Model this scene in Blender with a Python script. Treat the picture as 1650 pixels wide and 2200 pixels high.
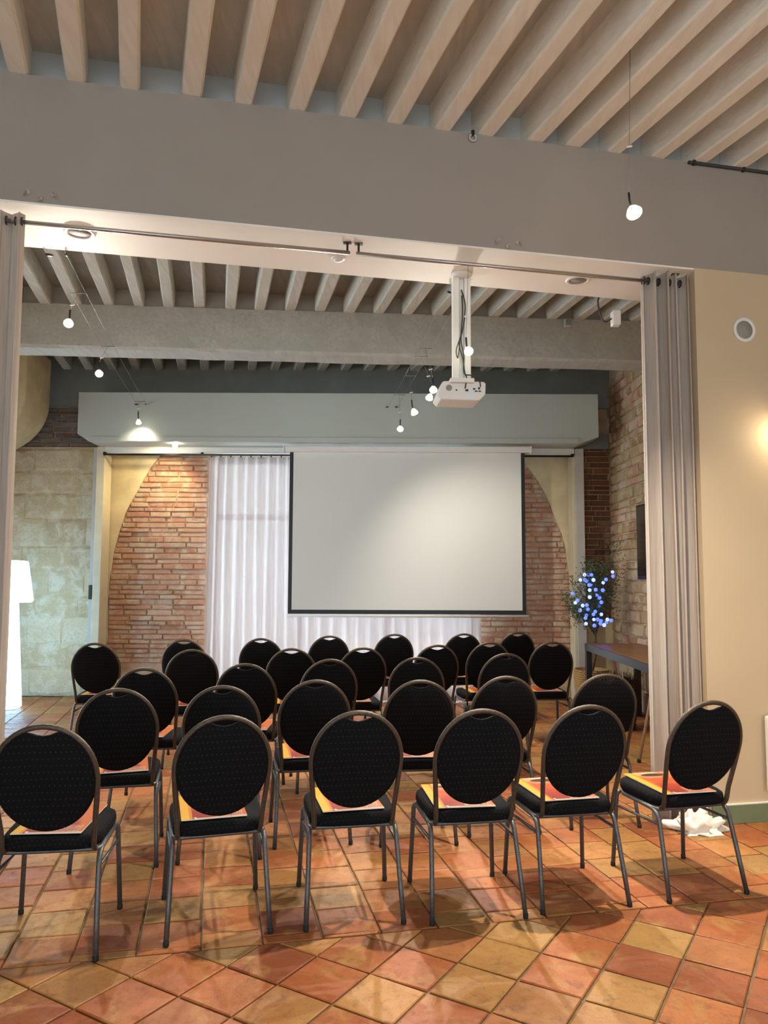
import bpy, bmesh, math, random
from mathutils import Vector, Matrix, noise
random.seed(7)
S = bpy.context.scene
for o in list(bpy.data.objects): bpy.data.objects.remove(o)
COL = S.collection
PI = math.pi
def R(d): return math.radians(d)
def lerp(a, b, t): return a + (b - a) * t

# ------------------------------------------------------------------ camera
CAM_H, FPX, TILT, ROLL = 1.55, 1652.0, math.atan(137 / 1652.0), 0.004
cd = bpy.data.cameras.new('camera'); cam = bpy.data.objects.new('camera', cd); COL.objects.link(cam)
cd.sensor_fit = 'HORIZONTAL'; cd.sensor_width = 36.0; cd.lens = 36.0 * FPX / 1650.0
cd.clip_start = 0.05; cd.clip_end = 200
_fw = Vector((0, math.cos(TILT), math.sin(TILT))); _up = Vector((0, -math.sin(TILT), math.cos(TILT))); _rt = Vector((1, 0, 0))
_x = _rt * math.cos(ROLL) + _up * math.sin(ROLL); _y = _up * math.cos(ROLL) - _rt * math.sin(ROLL)
m = Matrix((_x, _y, -_fw)).transposed().to_4x4(); m.translation = (0, 0, CAM_H)
cam.matrix_world = m
S.camera = cam
S.view_settings.view_transform = 'Standard'; S.view_settings.look = 'None'
S.view_settings.gamma = 1.0; S.view_settings.use_curve_mapping = False
S.view_settings.exposure = 0.25

# ------------------------------------------------------------------ overcast daylight outside
w = bpy.data.worlds.new('overcast'); S.world = w; w.use_nodes = True
bg = w.node_tree.nodes['Background']; bg.inputs[0].default_value = (0.84, 0.93, 1.0, 1); bg.inputs[1].default_value = 6.6

def light(name, kind, loc, power, color, target=None, **k):
    l = bpy.data.lights.new(name, kind); l.energy = power; l.color = color
    for a, b in k.items(): setattr(l, a, b)
    o = bpy.data.objects.new(name, l); COL.objects.link(o); o.location = loc
    if target is not None:
        o.rotation_euler = (Vector(target) - Vector(loc)).to_track_quat('-Z', 'Y').to_euler()
    return o
WARM = (1.0, 0.87, 0.70); NEUT = (1.0, 0.93, 0.80); COOL = (0.74, 0.87, 1.0)
# lamps of the front room that hang behind and beside the camera
for _p, _w in (((.2, 2.0, 3.5), 25), ((2.7, 2.7, 3.4), 35), ((.3, -.6, 3.4), 45)):
    light('room_lamp', 'SPOT', _p, _w, WARM, (_p[0], _p[1] + .25, 0), spot_size=R(150), spot_blend=.5, shadow_soft_size=.06)

# ------------------------------------------------------------------ room frame
YF = 10.0                                   # far wall plane
ANG = R(12.3); CA, SA = math.cos(ANG), math.sin(ANG)
def W(s, o, z=0.0): return Vector((s * CA - o * SA, 4.52 + s * SA + o * CA, z))   # along / behind the dividing wall
ZO, ZJ, ZC = 3.59, 4.335, 4.545              # opening head, joist underside, ceiling boards
ZJF, ZCF = 4.25, 4.43                        # the same in the far room
def px(u, v, Y):
    x = (u - 825) / FPX; y = -(v - 1100) / FPX
    x, y = math.cos(ROLL) * x - math.sin(ROLL) * y, math.sin(ROLL) * x + math.cos(ROLL) * y
    d = _fw + _up * y + _rt * x
    return Vector((0, 0, CAM_H)) + d * (Y / d.y)

# ------------------------------------------------------------------ materials
class NT:
    def __init__(s, name):
        s.m = bpy.data.materials.new(name); s.m.use_nodes = True; s.t = s.m.node_tree; s.n = s.t.nodes
        s.b = s.n['Principled BSDF']; s.out = s.n['Material Output']
    def node(s, typ, ins=None, **k):
        n = s.n.new(typ)
        for a, b in k.items(): setattr(n, a, b)
        for a, b in (ins or {}).items():
            if isinstance(b, bpy.types.NodeSocket): s.t.links.new(b, n.inputs[a])
            else: n.inputs[a].default_value = b
        return n
    def link(s, a, b): s.t.links.new(a, b)
    def coord(s, which='Object'): return s.node('ShaderNodeTexCoord').outputs[which]
    def world(s): return s.node('ShaderNodeNewGeometry').outputs['Position']
    def mapped(s, v, scale=(1, 1, 1), loc=(0, 0, 0), rot=(0, 0, 0)):
        return s.node('ShaderNodeMapping', {0: v, 'Scale': scale, 'Location': loc, 'Rotation': rot}).outputs[0]
    def noise(s, v, scale, detail=4, rough=0.55, dist=0.0):
        return s.node('ShaderNodeTexNoise', {'Vector': v, 'Scale': scale, 'Detail': detail, 'Roughness': rough, 'Distortion': dist}).outputs['Fac']
    def ramp(s, f, stops, interp='LINEAR'):
        r = s.node('ShaderNodeValToRGB', {0: f}); cr = r.color_ramp; cr.interpolation = interp
        while len(cr.elements) < len(stops): cr.elements.new(0.5)
        for e, (p, c) in zip(cr.elements, stops): e.position = p; e.color = (*c, 1) if len(c) == 3 else c
        return r.outputs[0]
    def mix(s, f, a, b, mode='MIX'):
        n = s.node('ShaderNodeMix', data_type='RGBA', blend_type=mode)
        for i, v in ((0, f), (6, a), (7, b)):
            if isinstance(v, bpy.types.NodeSocket): s.link(v, n.inputs[i])
            else: n.inputs[i].default_value = v if i == 0 else (*v, 1) if len(v) == 3 else v
        return n.outputs[2]
    def math(s, op, a, b=0.0, c=0.0):
        n = s.node('ShaderNodeMath', operation=op)
        for i, v in enumerate((a, b, c)):
            if isinstance(v, bpy.types.NodeSocket): s.link(v, n.inputs[i])
            else: n.inputs[i].default_value = v
        return n.outputs[0]
    def bump(s, h, strength=0.3, dist=0.01):
        n = s.node('ShaderNodeBump', {'Height': h, 'Strength': strength, 'Distance': dist}); s.link(n.outputs[0], s.b.inputs['Normal'])
    def rnd(s):     # one random number for every separate piece
        a = s.node('ShaderNodeObjectInfo').outputs['Random']; b = s.node('ShaderNodeNewGeometry').outputs['Random Per Island']
        return s.math('FRACT', s.math('ADD', a, b))
    def fin(s, col=None, rough=0.6, metal=0.0, spec=0.5):
        if col is not None:
            if isinstance(col, bpy.types.NodeSocket): s.link(col, s.b.inputs['Base Color'])
            else: s.b.inputs['Base Color'].default_value = (*col, 1)
        if isinstance(rough, bpy.types.NodeSocket): s.link(rough, s.b.inputs['Roughness'])
        else: s.b.inputs['Roughness'].default_value = rough
        s.b.inputs['Metallic'].default_value = metal; s.b.inputs['Specular IOR Level'].default_value = spec
        return s.m
def srgb(r, g, b):
    f = lambda c: (c / 255 / 12.92) if c <= 10 else ((c / 255 + 0.055) / 1.055) ** 2.4
    return (f(r), f(g), f(b))
def plain(name, c, rough=0.6, metal=0.0, vary=0.12, scale=6.0, bump=0.15, spec=0.4):
    t = NT(name); v = t.world()
    n = t.noise(v, scale, 5); c2 = tuple(x * (1 - vary) for x in c); c3 = tuple(min(1, x * (1 + vary)) for x in c)
    if bump: t.bump(t.noise(v, scale * 12, 3), bump, 0.004)
    return t.fin(t.ramp(n, [(0.3, c2), (0.7, c3)]), rough, metal, spec)
def emit(name, c, strength):
    t = NT(name); t.b.inputs['Base Color'].default_value = (*c, 1)
    t.b.inputs['Emission Color'].default_value = (*c, 1); t.b.inputs['Emission Strength'].default_value = strength
    return t.m
M = {}
M['lintel'] = plain('taupe_paint', srgb(156, 146, 138), 0.75, vary=0.05, scale=1.5, bump=0.1)
M['soffit'] = plain('cream_paint', srgb(238, 233, 225), 0.7, vary=0.04, scale=2, bump=0.1)
M['beige'] = plain('beige_paint', srgb(198, 178, 149), 0.6, vary=0.04, scale=1.2, bump=0.08)
M['green'] = plain('green_baseboard_paint', srgb(110, 122, 92), 0.55, vary=0.1)
M['joist'] = None
def timber(name, a, b, c):
    t = NT(name); v = t.coord('Object'); r = t.rnd()
    off = t.node('ShaderNodeCombineXYZ', {0: t.math('MULTIPLY', r, 40.0)}).outputs[0]
    v2 = t.node('ShaderNodeVectorMath', {0: v, 1: off}, operation='ADD').outputs[0]
    g = t.noise(t.mapped(v2, (14, 1.2, 14)), 2.0, 6, 0.6, 0.6)
    s = t.noise(v2, 3.0, 4)
    col = t.mix(t.ramp(s, [(0.45, (0, 0, 0)), (0.7, (1, 1, 1))]), t.ramp(g, [(0.25, a), (0.6, b)]), c)
    col = t.mix(t.math('MULTIPLY', r, 0.25), col, a)
    t.bump(g, 0.35, 0.006)
    return t.fin(col, 0.75, 0, 0.3)
M['joist'] = timber('brightened_joist', srgb(226, 218, 206), srgb(244, 238, 228), srgb(234, 226, 212))  # base colour raised near white to make up for weak light on the joists
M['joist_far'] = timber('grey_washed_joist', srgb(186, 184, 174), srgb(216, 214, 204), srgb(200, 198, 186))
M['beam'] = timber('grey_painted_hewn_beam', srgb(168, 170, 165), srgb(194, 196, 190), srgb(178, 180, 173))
M['boards'] = timber('ceiling_boards', srgb(184, 178, 166), srgb(204, 198, 186), srgb(190, 182, 168))  # lightened like the front joists, in place of missing ceiling light
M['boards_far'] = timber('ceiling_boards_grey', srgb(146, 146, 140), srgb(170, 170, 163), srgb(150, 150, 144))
M['infill'] = plain('pale_grey_infill_plaster', srgb(178, 176, 172), 0.8, vary=0.06, scale=4)
M['greyplaster'] = plain('grey_upper_plaster', srgb(138, 142, 140), 0.85, vary=0.1, scale=2.5, bump=0.3)
M['sage'] = plain('sage_grey_panel_paint', srgb(182, 188, 182), 0.55, vary=0.03, scale=1, bump=0.05)
M['whitepaint'] = plain('white_paint', srgb(226, 226, 222), 0.5, vary=0.03, scale=3, bump=0.05)
M['greypost'] = plain('grey_post_paint', srgb(190, 186, 180), 0.6, vary=0.06)
M['creampost'] = plain('cream_strip', srgb(214, 204, 176), 0.6, vary=0.06)
M['fabric_scr'] = plain('matte_screen_fabric', srgb(222, 222, 217), 0.9, vary=0.01, scale=1, bump=0.0)
M['black'] = plain('black_satin', (0.012, 0.013, 0.014), 0.45, vary=0.1, bump=0.05)
M['blackgloss'] = plain('black_glass', (0.006, 0.006, 0.008), 0.12, vary=0.05, bump=0)
M['whiteplastic'] = plain('white_plastic', srgb(228, 224, 220), 0.4, vary=0.02, bump=0)
M['greymesh'] = plain('speaker_mesh', srgb(150, 146, 138), 0.7, vary=0.15, scale=160, bump=0.3)
M['steel'] = plain('brushed_steel', srgb(175, 168, 165), 0.35, 0.9, vary=0.08)
M['darksteel'] = plain('dark_eyelet_metal', srgb(70, 66, 64), 0.4, 0.8, vary=0.1)
M['grout'] = plain('sandy_grout', srgb(122, 100, 74), 0.9, vary=0.25, scale=18, bump=0.5)
M['mortar'] = plain('lime_mortar', srgb(196, 170, 144), 0.95, vary=0.2, scale=9, bump=0.6)
M['dullwall'] = plain('plain_wall_plaster', srgb(205, 190, 165), 0.8, vary=0.05)
def tile_mat():
    t = NT('terracotta_tile'); r = t.rnd(); v = t.world()
    base = t.ramp(r, [(0.0, srgb(176, 96, 58)), (0.2, srgb(198, 122, 74)), (0.38, srgb(156, 86, 56)), (0.54, srgb(200, 138, 84)),
                      (0.70, srgb(190, 150, 92)), (0.86, srgb(186, 110, 70)), (1.0, srgb(172, 136, 88))])
    off = t.node('ShaderNodeCombineXYZ', {0: t.math('MULTIPLY', r, 31.0), 2: t.math('MULTIPLY', r, 17.0)}).outputs[0]
    v2 = t.node('ShaderNodeVectorMath', {0: v, 1: off}, operation='ADD').outputs[0]
    n1 = t.noise(v2, 5.5, 6, 0.65, 0.8); n2 = t.noise(v2, 17.0, 8, 0.72, 0.5); n3 = t.noise(v2, 85.0, 3); n4 = t.noise(v2, 11.0, 8, 0.75, 0.3)
    col = t.mix(t.ramp(n1, [(0.52, (0, 0, 0)), (0.68, (0.65, 0.65, 0.65))]), base, srgb(200, 158, 98))
    col = t.mix(t.ramp(n1, [(0.28, (0.55, 0.55, 0.55)), (0.44, (0, 0, 0))]), col, srgb(142, 76, 48))
    col = t.mix(t.ramp(n2, [(0.53, (0, 0, 0)), (0.70, (0.62, 0.62, 0.62))]), col, srgb(108, 74, 48))
    col = t.mix(t.ramp(n3, [(0.62, (0, 0, 0)), (0.72, (0.5, 0.5, 0.5))]), col, srgb(86, 56, 40))
    col = t.mix(t.ramp(n4, [(0.66, (0, 0, 0)), (0.72, (0.55, 0.55, 0.55))]), col, srgb(216, 194, 156))
    t.bump(t.math('ADD', n2, t.math('MULTIPLY', n1, 1.5)), 0.5, 0.008)
    return t.fin(t.mix(1.0, col, (.70, .66, .55), 'MULTIPLY'), t.ramp(n2, [(0.35, (0.38,) * 3), (0.65, (0.62,) * 3)]), 0, 0.42)
M['tile'] = tile_mat()
def brick_mat(name, cols, smear, amt):
    t = NT(name); r = t.rnd(); v = t.world()
    base = t.ramp(r, [(i / (len(cols) - 1), c) for i, c in enumerate(cols)])
    n = t.noise(v, 5.5, 6, 0.65, 0.5); n2 = t.noise(v, 38, 4, 0.7)
    col = t.mix(t.ramp(n, [(amt, (0, 0, 0)), (amt + 0.14, (0.9, 0.9, 0.9))]), base, smear)
    col = t.mix(t.ramp(n2, [(0.52, (0, 0, 0)), (0.75, (0.7, 0.7, 0.7))]), col, tuple(x * 0.62 for x in base_mid(cols)))
    t.bump(n2, 0.7, 0.012)
    return t.fin(col, 0.92, 0, 0.2)
def base_mid(cols): return cols[len(cols) // 2]
M['brick'] = brick_mat('worn_pink_brick', [srgb(190, 140, 114), srgb(200, 154, 126), srgb(180, 124, 100), srgb(208, 170, 144), srgb(194, 146, 120), srgb(186, 150, 126)], srgb(208, 186, 164), 0.47)
M['brickdark'] = brick_mat('dark_red_brick', [srgb(120, 80, 60), srgb(138, 92, 68), srgb(104, 70, 54), srgb(150, 112, 84)], srgb(150, 128, 102), 0.56)
M['brickgrey'] = brick_mat('dusty_grey_brick', [srgb(126, 112, 104), srgb(142, 124, 114), srgb(112, 102, 98), srgb(150, 134, 122)], srgb(150, 146, 142), 0.50)
M['rubble'] = brick_mat('rubble_wall_stone', [srgb(184, 160, 124), srgb(172, 142, 106), srgb(198, 174, 138), srgb(164, 124, 92), srgb(188, 162, 126)], srgb(204, 186, 154), 0.48)
M['ashlar'] = brick_mat('plastered_ashlar_stone', [srgb(222, 200, 160), srgb(210, 186, 146), srgb(228, 208, 172), srgb(200, 174, 136)], srgb(234, 220, 192), 0.46)
M['ochre'] = plain('ochre_lime_plaster', srgb(214, 199, 162), 0.9, vary=0.16, scale=3.5, bump=0.4)
def fabric(name, base, dot, sc, amt):
    t = NT(name); v = t.coord('Object')
    sx = t.node('ShaderNodeSeparateXYZ', {0: t.mapped(v, (sc, sc, sc))})
    z = t.math('ADD', sx.outputs[2], sx.outputs[1])
    row = t.math('MODULO', t.math('FLOOR', z), 2.0)
    fx = t.math('SUBTRACT', t.math('FRACT', t.math('ADD', sx.outputs[0], t.math('MULTIPLY', row, 0.5))), 0.5)
    fz = t.math('SUBTRACT', t.math('FRACT', z), 0.5)
    d = t.math('ADD', t.math('MULTIPLY', fx, fx), t.math('MULTIPLY', fz, fz))
    k = t.math('MULTIPLY', t.math('LESS_THAN', d, 0.016), amt)
    n = t.noise(v, 400, 2)
    t.bump(n, 0.25, 0.002)
    m = t.fin(t.mix(k, base, dot), 0.9, 0, 0.12)
    return m
M['cloth'] = fabric('black_dotted_upholstery', (0.0048, 0.0052, 0.0066), srgb(128, 120, 104), 50.0, 0.085)
M['frame'] = plain('dark_hammered_bronze_tube', srgb(80, 70, 61), 0.42, 0.55, vary=0.25, scale=90, bump=0.25)
M['legs'] = plain('dark_grey_tube', srgb(92, 93, 96), 0.40, 0.6, vary=0.25, scale=90, bump=0.2)
M['rubber'] = plain('black_rubber', (0.01, 0.01, 0.01), 0.7, bump=0)
def drape(name, a, b, translucent=0.15):
    t = NT(name); v = t.coord('Object')
    n = t.noise(t.mapped(v, (60, 60, 2)), 2, 3)
    t.bump(t.noise(v, 300, 2), 0.2, 0.002)
    t.fin(t.ramp(n, [(0.3, a), (0.7, b)]), 0.85, 0, 0.2)
    tr = t.node('ShaderNodeBsdfTranslucent', {'Color': (*b, 1)})
    mx = t.node('ShaderNodeMixShader', {0: translucent}); t.link(t.b.outputs[0], mx.inputs[1]); t.link(tr.outputs[0], mx.inputs[2]); t.link(mx.outputs[0], t.out.inputs[0])
    return t.m
M['drape'] = drape('taupe_grey_drape', srgb(178, 165, 156), srgb(200, 186, 174), 0.08)
def sheer():
    t = NT('sheer_white_voile'); v = t.coord('Object')
    n = t.noise(t.mapped(v, (40, 40, 1.5)), 2, 3)
    col = t.ramp(n, [(0.3, srgb(238, 228, 230)), (0.7, srgb(248, 244, 244))])
    t.fin(col, 0.9, 0, 0.1)
    tr = t.node('ShaderNodeBsdfTranslucent', {'Color': col}); tp = t.node('ShaderNodeBsdfTransparent')
    m1 = t.node('ShaderNodeMixShader', {0: 0.18}); t.link(t.b.outputs[0], m1.inputs[1]); t.link(tr.outputs[0], m1.inputs[2])
    m2 = t.node('ShaderNodeMixShader', {0: 0.14}); t.link(m1.outputs[0], m2.inputs[1]); t.link(tp.outputs[0], m2.inputs[2]); t.link(m2.outputs[0], t.out.inputs[0])
    return t.m
M['sheer'] = sheer()
def glass():
    t = NT('window_glass'); g = t.node('ShaderNodeBsdfGlossy', {'Roughness': 0.02}); tp = t.node('ShaderNodeBsdfTransparent', {'Color': (0.94, 0.97, 0.97, 1)})
    f = t.node('ShaderNodeFresnel', {'IOR': 1.45}); mx = t.node('ShaderNodeMixShader', {0: f.outputs[0]})
    t.link(tp.outputs[0], mx.inputs[1]); t.link(g.outputs[0], mx.inputs[2]); t.link(mx.outputs[0], t.out.inputs[0]); return t.m
M['glass'] = glass()
M['winframe'] = plain('window_frame_wood', srgb(120, 108, 96), 0.6)
M['lampglow'] = emit('glowing_polyethylene', (0.34, 0.68, 1.0), 8.0)
M['bulb'] = emit('lit_bulb', (1.0, 0.93, 0.74), 40.0)
M['bulbcool'] = emit('lit_bulb_neutral', (0.93, 1.0, 0.93), 40.0)
M['led'] = emit('blue_led', (0.10, 0.17, 1.0), 1.5)
M['ledwhite'] = emit('blue_white_led', (0.30, 0.40, 1.0), 1.6)
M['reflector'] = plain('frosted_glass_reflector', srgb(230, 224, 200), 0.3, 0.0, bump=0)
M['reflector'].node_tree.nodes['Principled BSDF'].inputs['Transmission Weight'].default_value = 0.6
M['wood'] = timber('brown_oak_table_top', srgb(104, 66, 40), srgb(150, 100, 62), srgb(124, 80, 50))
M['wood'].node_tree.nodes['Principled BSDF'].inputs['Roughness'].default_value = 0.3
M['tabmetal'] = plain('dark_slate_steel', srgb(60, 60, 66), 0.45, 0.5)
M['leaf'] = plain('olive_leaf', srgb(84, 100, 68), 0.6, vary=0.4, scale=30, bump=0)
M['bark'] = plain('grey_brown_bark', srgb(96, 78, 60), 0.9, vary=0.3, scale=40, bump=0.6)
M['wicker'] = plain('honey_wicker', srgb(176, 140, 88), 0.75, vary=0.3, scale=60, bump=0.4)
M['reed'] = plain('dark_brown_reed', srgb(72, 54, 38), 0.85, vary=0.4, scale=50, bump=0.3)
M['alu'] = plain('pale_aluminium', srgb(188, 178, 160), 0.4, 0.5)
M['linen'] = plain('crumpled_white_cotton', srgb(236, 230, 220), 0.9, vary=0.04, scale=8)
M['wire'] = plain('thin_silver_wire', srgb(130, 127, 122), 0.6, 0.4, bump=0)
M['cable'] = plain('dark_grey_cable', srgb(60, 56, 54), 0.6, bump=0)
def brochure_mat():
    t = NT('printed_brochure_cover'); s = t.node('ShaderNodeSeparateXYZ', {0: t.coord('UV')}); x, y = s.outputs[0], s.outputs[1]
    v = t.coord('UV')
    wob = t.math('ADD', y, t.math('MULTIPLY', t.math('SUBTRACT', t.noise(v, 3.0, 2), 0.5), 0.5))
    col = t.ramp(wob, [(0.05, srgb(150, 50, 36)), (0.32, srgb(172, 62, 38)), (0.5, srgb(206, 104, 54)), (0.68, srgb(198, 92, 56)), (0.84, srgb(226, 170, 120)), (1.0, srgb(232, 214, 184))])
    sl = t.math('ADD', x, t.math('MULTIPLY', y, 0.35))                         # pale orange sweep at the upper right
    col = t.mix(t.ramp(sl, [(0.92, (0, 0, 0)), (1.08, (0.8, 0.8, 0.8))]), col, srgb(222, 130, 66))
    dx = t.math('SUBTRACT', x, 0.5); dy = t.math('SUBTRACT', y, 0.86)
    el = t.math('ADD', t.math('MULTIPLY', t.math('MULTIPLY', dx, dx), 14.0), t.math('MULTIPLY', t.math('MULTIPLY', dy, dy), 160.0))
    col = t.mix(t.math('LESS_THAN', el, 0.8), col, srgb(74, 62, 56))
    # left margin: yellow band with a paler edge
    col = t.mix(t.math('LESS_THAN', x, 0.17), col, srgb(224, 150, 72))
    col = t.mix(t.math('LESS_THAN', x, 0.125), col, srgb(240, 196, 66))
    # rows of small pale print, lower right
    ln = t.math('LESS_THAN', t.math('FRACT', t.math('MULTIPLY', y, 22.0)), 0.5)
    inx = t.math('MULTIPLY', t.math('GREATER_THAN', x, 0.50), t.math('LESS_THAN', x, 0.95))
    iny = t.math('MULTIPLY', t.math('GREATER_THAN', y, 0.045), t.math('LESS_THAN', y, 0.24))
    wd = t.math('GREATER_THAN', t.noise(t.mapped(v, (26, 22, 1)), 2.2, 2), 0.44)
    k = t.math('MULTIPLY', t.math('MULTIPLY', ln, inx), t.math('MULTIPLY', iny, wd))
    col = t.mix(t.math('MULTIPLY', k, 0.85), col, srgb(244, 220, 190))
    bar = t.math('MULTIPLY', t.math('LESS_THAN', y, 0.03), t.math('GREATER_THAN', x, 0.2))
    col = t.mix(bar, col, srgb(238, 214, 190))
    ex = t.math('SUBTRACT', x, 0.21); ey = t.math('SUBTRACT', y, 0.045)
    dot = t.math('LESS_THAN', t.math('ADD', t.math('MULTIPLY', ex, ex), t.math('MULTIPLY', t.math('MULTIPLY', ey, ey), 2.0)), 0.0007)
    col = t.mix(dot, col, srgb(245, 235, 225))
    return t.fin(t.mix(1.0, col, (.56, .48, .45), 'MULTIPLY'), 0.6, 0, 0.2)
M['brochure'] = brochure_mat()
M['paper'] = plain('white_paper_edge', srgb(236, 228, 216), 0.7, bump=0)

# ------------------------------------------------------------------ mesh helpers
class MB:
    def __init__(s): s.v = []; s.f = []; s.uv = None
    def add(s, vs, fs):
        b = len(s.v); s.v += [tuple(p) for p in vs]; s.f += [tuple(b + i for i in f) for f in fs]; return s
    def box(s, c, d, rot=None):
        x, y, z = d[0] / 2, d[1] / 2, d[2] / 2
        vs = [Vector((sx * x, sy * y, sz * z)) for sz in (-1, 1) for sy in (-1, 1) for sx in (-1, 1)]
        if rot is not None: vs = [rot @ p for p in vs]
        vs = [p + Vector(c) for p in vs]
        return s.add(vs, [(0, 2, 3, 1), (4, 5, 7, 6), (0, 1, 5, 4), (2, 6, 7, 3), (0, 4, 6, 2), (1, 3, 7, 5)])
    def bbox(s, a, b): return s.box([(a[i] + b[i]) / 2 for i in range(3)], [abs(b[i] - a[i]) for i in range(3)])
    def hexa(s, bottom, top):            # 4 + 4 points, counter-clockwise from above
        return s.add(list(bottom) + list(top), [(3, 2, 1, 0), (4, 5, 6, 7), (0, 1, 5, 4), (1, 2, 6, 5), (2, 3, 7, 6), (3, 0, 4, 7)])
    def prism(s, poly, d):               # poly: list of Vector, extruded along d
        n = len(poly); d = Vector(d); vs = [Vector(p) for p in poly] + [Vector(p) + d for p in poly]
        fs = [tuple(range(n - 1, -1, -1)), tuple(range(n, 2 * n))] + [(i, (i + 1) % n, n + (i + 1) % n, n + i) for i in range(n)]
        return s.add(vs, fs)
    def tube(s, pts, r, n=8, closed=False, cap=True):
        P = [Vector(p) for p in pts]; k = len(P); rr = r if isinstance(r, (list, tuple)) else [r] * k
        up = None; rings = []
        for i in range(k):
            a = P[i - 1] if (i > 0 or closed) else P[i]; b = P[(i + 1) % k] if (i < k - 1 or closed) else P[i]
            t = (b - a).normalized()
            if up is None: up = t.orthogonal().normalized()
            up = (up - t * up.dot(t))
            up = up.normalized() if up.length > 1e-6 else t.orthogonal().normalized()
            sd = t.cross(up)
            rings.append([P[i] + (up * math.cos(2 * PI * j / n) + sd * math.sin(2 * PI * j / n)) * rr[i] for j in range(n)])
        vs = [p for q in rings for p in q]; fs = []
        for i in range(k if closed else k - 1):
            for j in range(n):
                a = i * n + j; b = i * n + (j + 1) % n; c = ((i + 1) % k) * n
                fs.append((a, b, c + (j + 1) % n, c + j))
        if cap and not closed: fs += [tuple(range(n - 1, -1, -1)), tuple((k - 1) * n + j for j in range(n))]
        return s.add(vs, fs)
    def lathe(s, prof, n=24, axis=None, org=(0, 0, 0)):   # prof: (r, h) pairs, around z or a given direction
        rot = Vector(axis).to_track_quat('Z', 'Y').to_matrix() if axis is not None else Matrix.Identity(3)
        vs = []
        for r, h in prof:
            for j in range(n): vs.append(rot @ Vector((r * math.cos(2 * PI * j / n), r * math.sin(2 * PI * j / n), h)) + Vector(org))
        fs = [(i * n + j, i * n + (j + 1) % n, (i + 1) * n + (j + 1) % n, (i + 1) * n + j) for i in range(len(prof) - 1) for j in range(n)]
        if prof[0][0] > 1e-5: fs.append(tuple(range(n - 1, -1, -1)))
        if prof[-1][0] > 1e-5: fs.append(tuple((len(prof) - 1) * n + j for j in range(n)))
        return s.add(vs, fs)
    def mesh(s, name, mat, smooth=False):
        me = bpy.data.meshes.new(name); me.from_pydata(s.v, [], s.f); me.update()
        if mat is not None: me.materials.append(M[mat] if isinstance(mat, str) else mat)
        if smooth: me.polygons.foreach_set('use_smooth', [True] * len(me.polygons))
        return me
    def build(s, name, mat, parent=None, smooth=False, bevel=0.0, seg=2, loc=None):
        me = s.mesh(name, mat, smooth)
        if bevel:
            b = bmesh.new(); b.from_mesh(me); bmesh.ops.remove_doubles(b, verts=b.verts, dist=1e-5)
            bmesh.ops.bevel(b, geom=b.edges[:], offset=bevel, segments=seg, profile=0.5, affect='EDGES', clamp_overlap=True)
            b.to_mesh(me); b.free()
        bm = bmesh.new(); bm.from_mesh(me); bmesh.ops.recalc_face_normals(bm, faces=bm.faces[:]); bm.to_mesh(me); bm.free()
        return link(name, me, parent, loc)
def link(name, me, parent=None, loc=None):
    o = bpy.data.objects.new(name, me); COL.objects.link(o)
    if parent is not None: o.parent = parent
    if loc is not None: o.location = loc
    return o
def struct(o): o['kind'] = 'structure'; return o
def tag(o, label, cat, group=None):
    o['label'] = label; o['category'] = cat
    if group: o['group'] = group
    return o
def thing(name, label, cat, loc=(0, 0, 0), rz=0.0, group=None):
    o = bpy.data.objects.new(name, None); COL.objects.link(o); o.location = loc; o.rotation_euler = (0, 0, rz); o.empty_display_size = 0.1
    return tag(o, label, cat, group)
def arc(c, a0, a1, r, n, plane):
    u, v = plane; return [Vector(c) + Vector(u) * (r * math.cos(lerp(a0, a1, i / n))) + Vector(v) * (r * math.sin(lerp(a0, a1, i / n))) for i in range(n + 1)]
def fillet(pts, r, n=4):
    P = [Vector(p) for p in pts]; out = [P[0]]
    for i in range(1, len(P) - 1):
        a, b = (P[i - 1] - P[i]), (P[i + 1] - P[i]); q = min(r, a.length * .45, b.length * .45)
        A = P[i] + a.normalized() * q; B = P[i] + b.normalized() * q
        for k in range(n + 1):
            t = k / n; out.append(A * (1 - t) ** 2 + P[i] * 2 * t * (1 - t) + B * t * t)
    return out + [P[-1]]

# ================================================================== THE SETTING
# ------------------------------------------------------------------ floor with terracotta tiles
floor = struct(MB().bbox((-6.2, -4.6, -0.12), (6.2, 10.6, -0.010)).build('floor', 'grout'))
def bound(x): return 3.49 + 0.2125 * x                # where the diagonal field meets the straight one
def tile_mesh(seed, poly=None, p=0.2565, gap=0.007):
    rn = random.Random(seed)
    if poly is None:
        h = p / 2 - gap / 2
        poly = []
        for cx, cy in ((-1, -1), (1, -1), (1, 1), (-1, 1)):
            poly += [(cx * (h - rn.uniform(0, .004)), cy * (h - rn.uniform(0, .004)))]
    n = len(poly); cx = sum(q[0] for q in poly) / n; cy = sum(q[1] for q in poly) / n
    def inset(d):
        out = []
        for x, y in poly:
            v = Vector((x - cx, y - cy)); l = max(v.length, 1e-4); v *= max(0.2, (l - d) / l); out.append((cx + v.x, cy + v.y))
        return out
    tz = [rn.uniform(-.0016, .0016) for _ in range(n)]
    vs = [(x, y, -.012) for x, y in poly] + [(x, y, -.0035) for x, y in poly] + [(x, y, tz[i]) for i, (x, y) in enumerate(inset(.006))]
    fs = [(i, (i + 1) % n, n + (i + 1) % n, n + i) for i in range(n)] + [(n + i, n + (i + 1) % n, 2 * n + (i + 1) % n, 2 * n + i) for i in range(n)] + [tuple(2 * n + i for i in range(n))]
    return vs, fs
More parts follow.
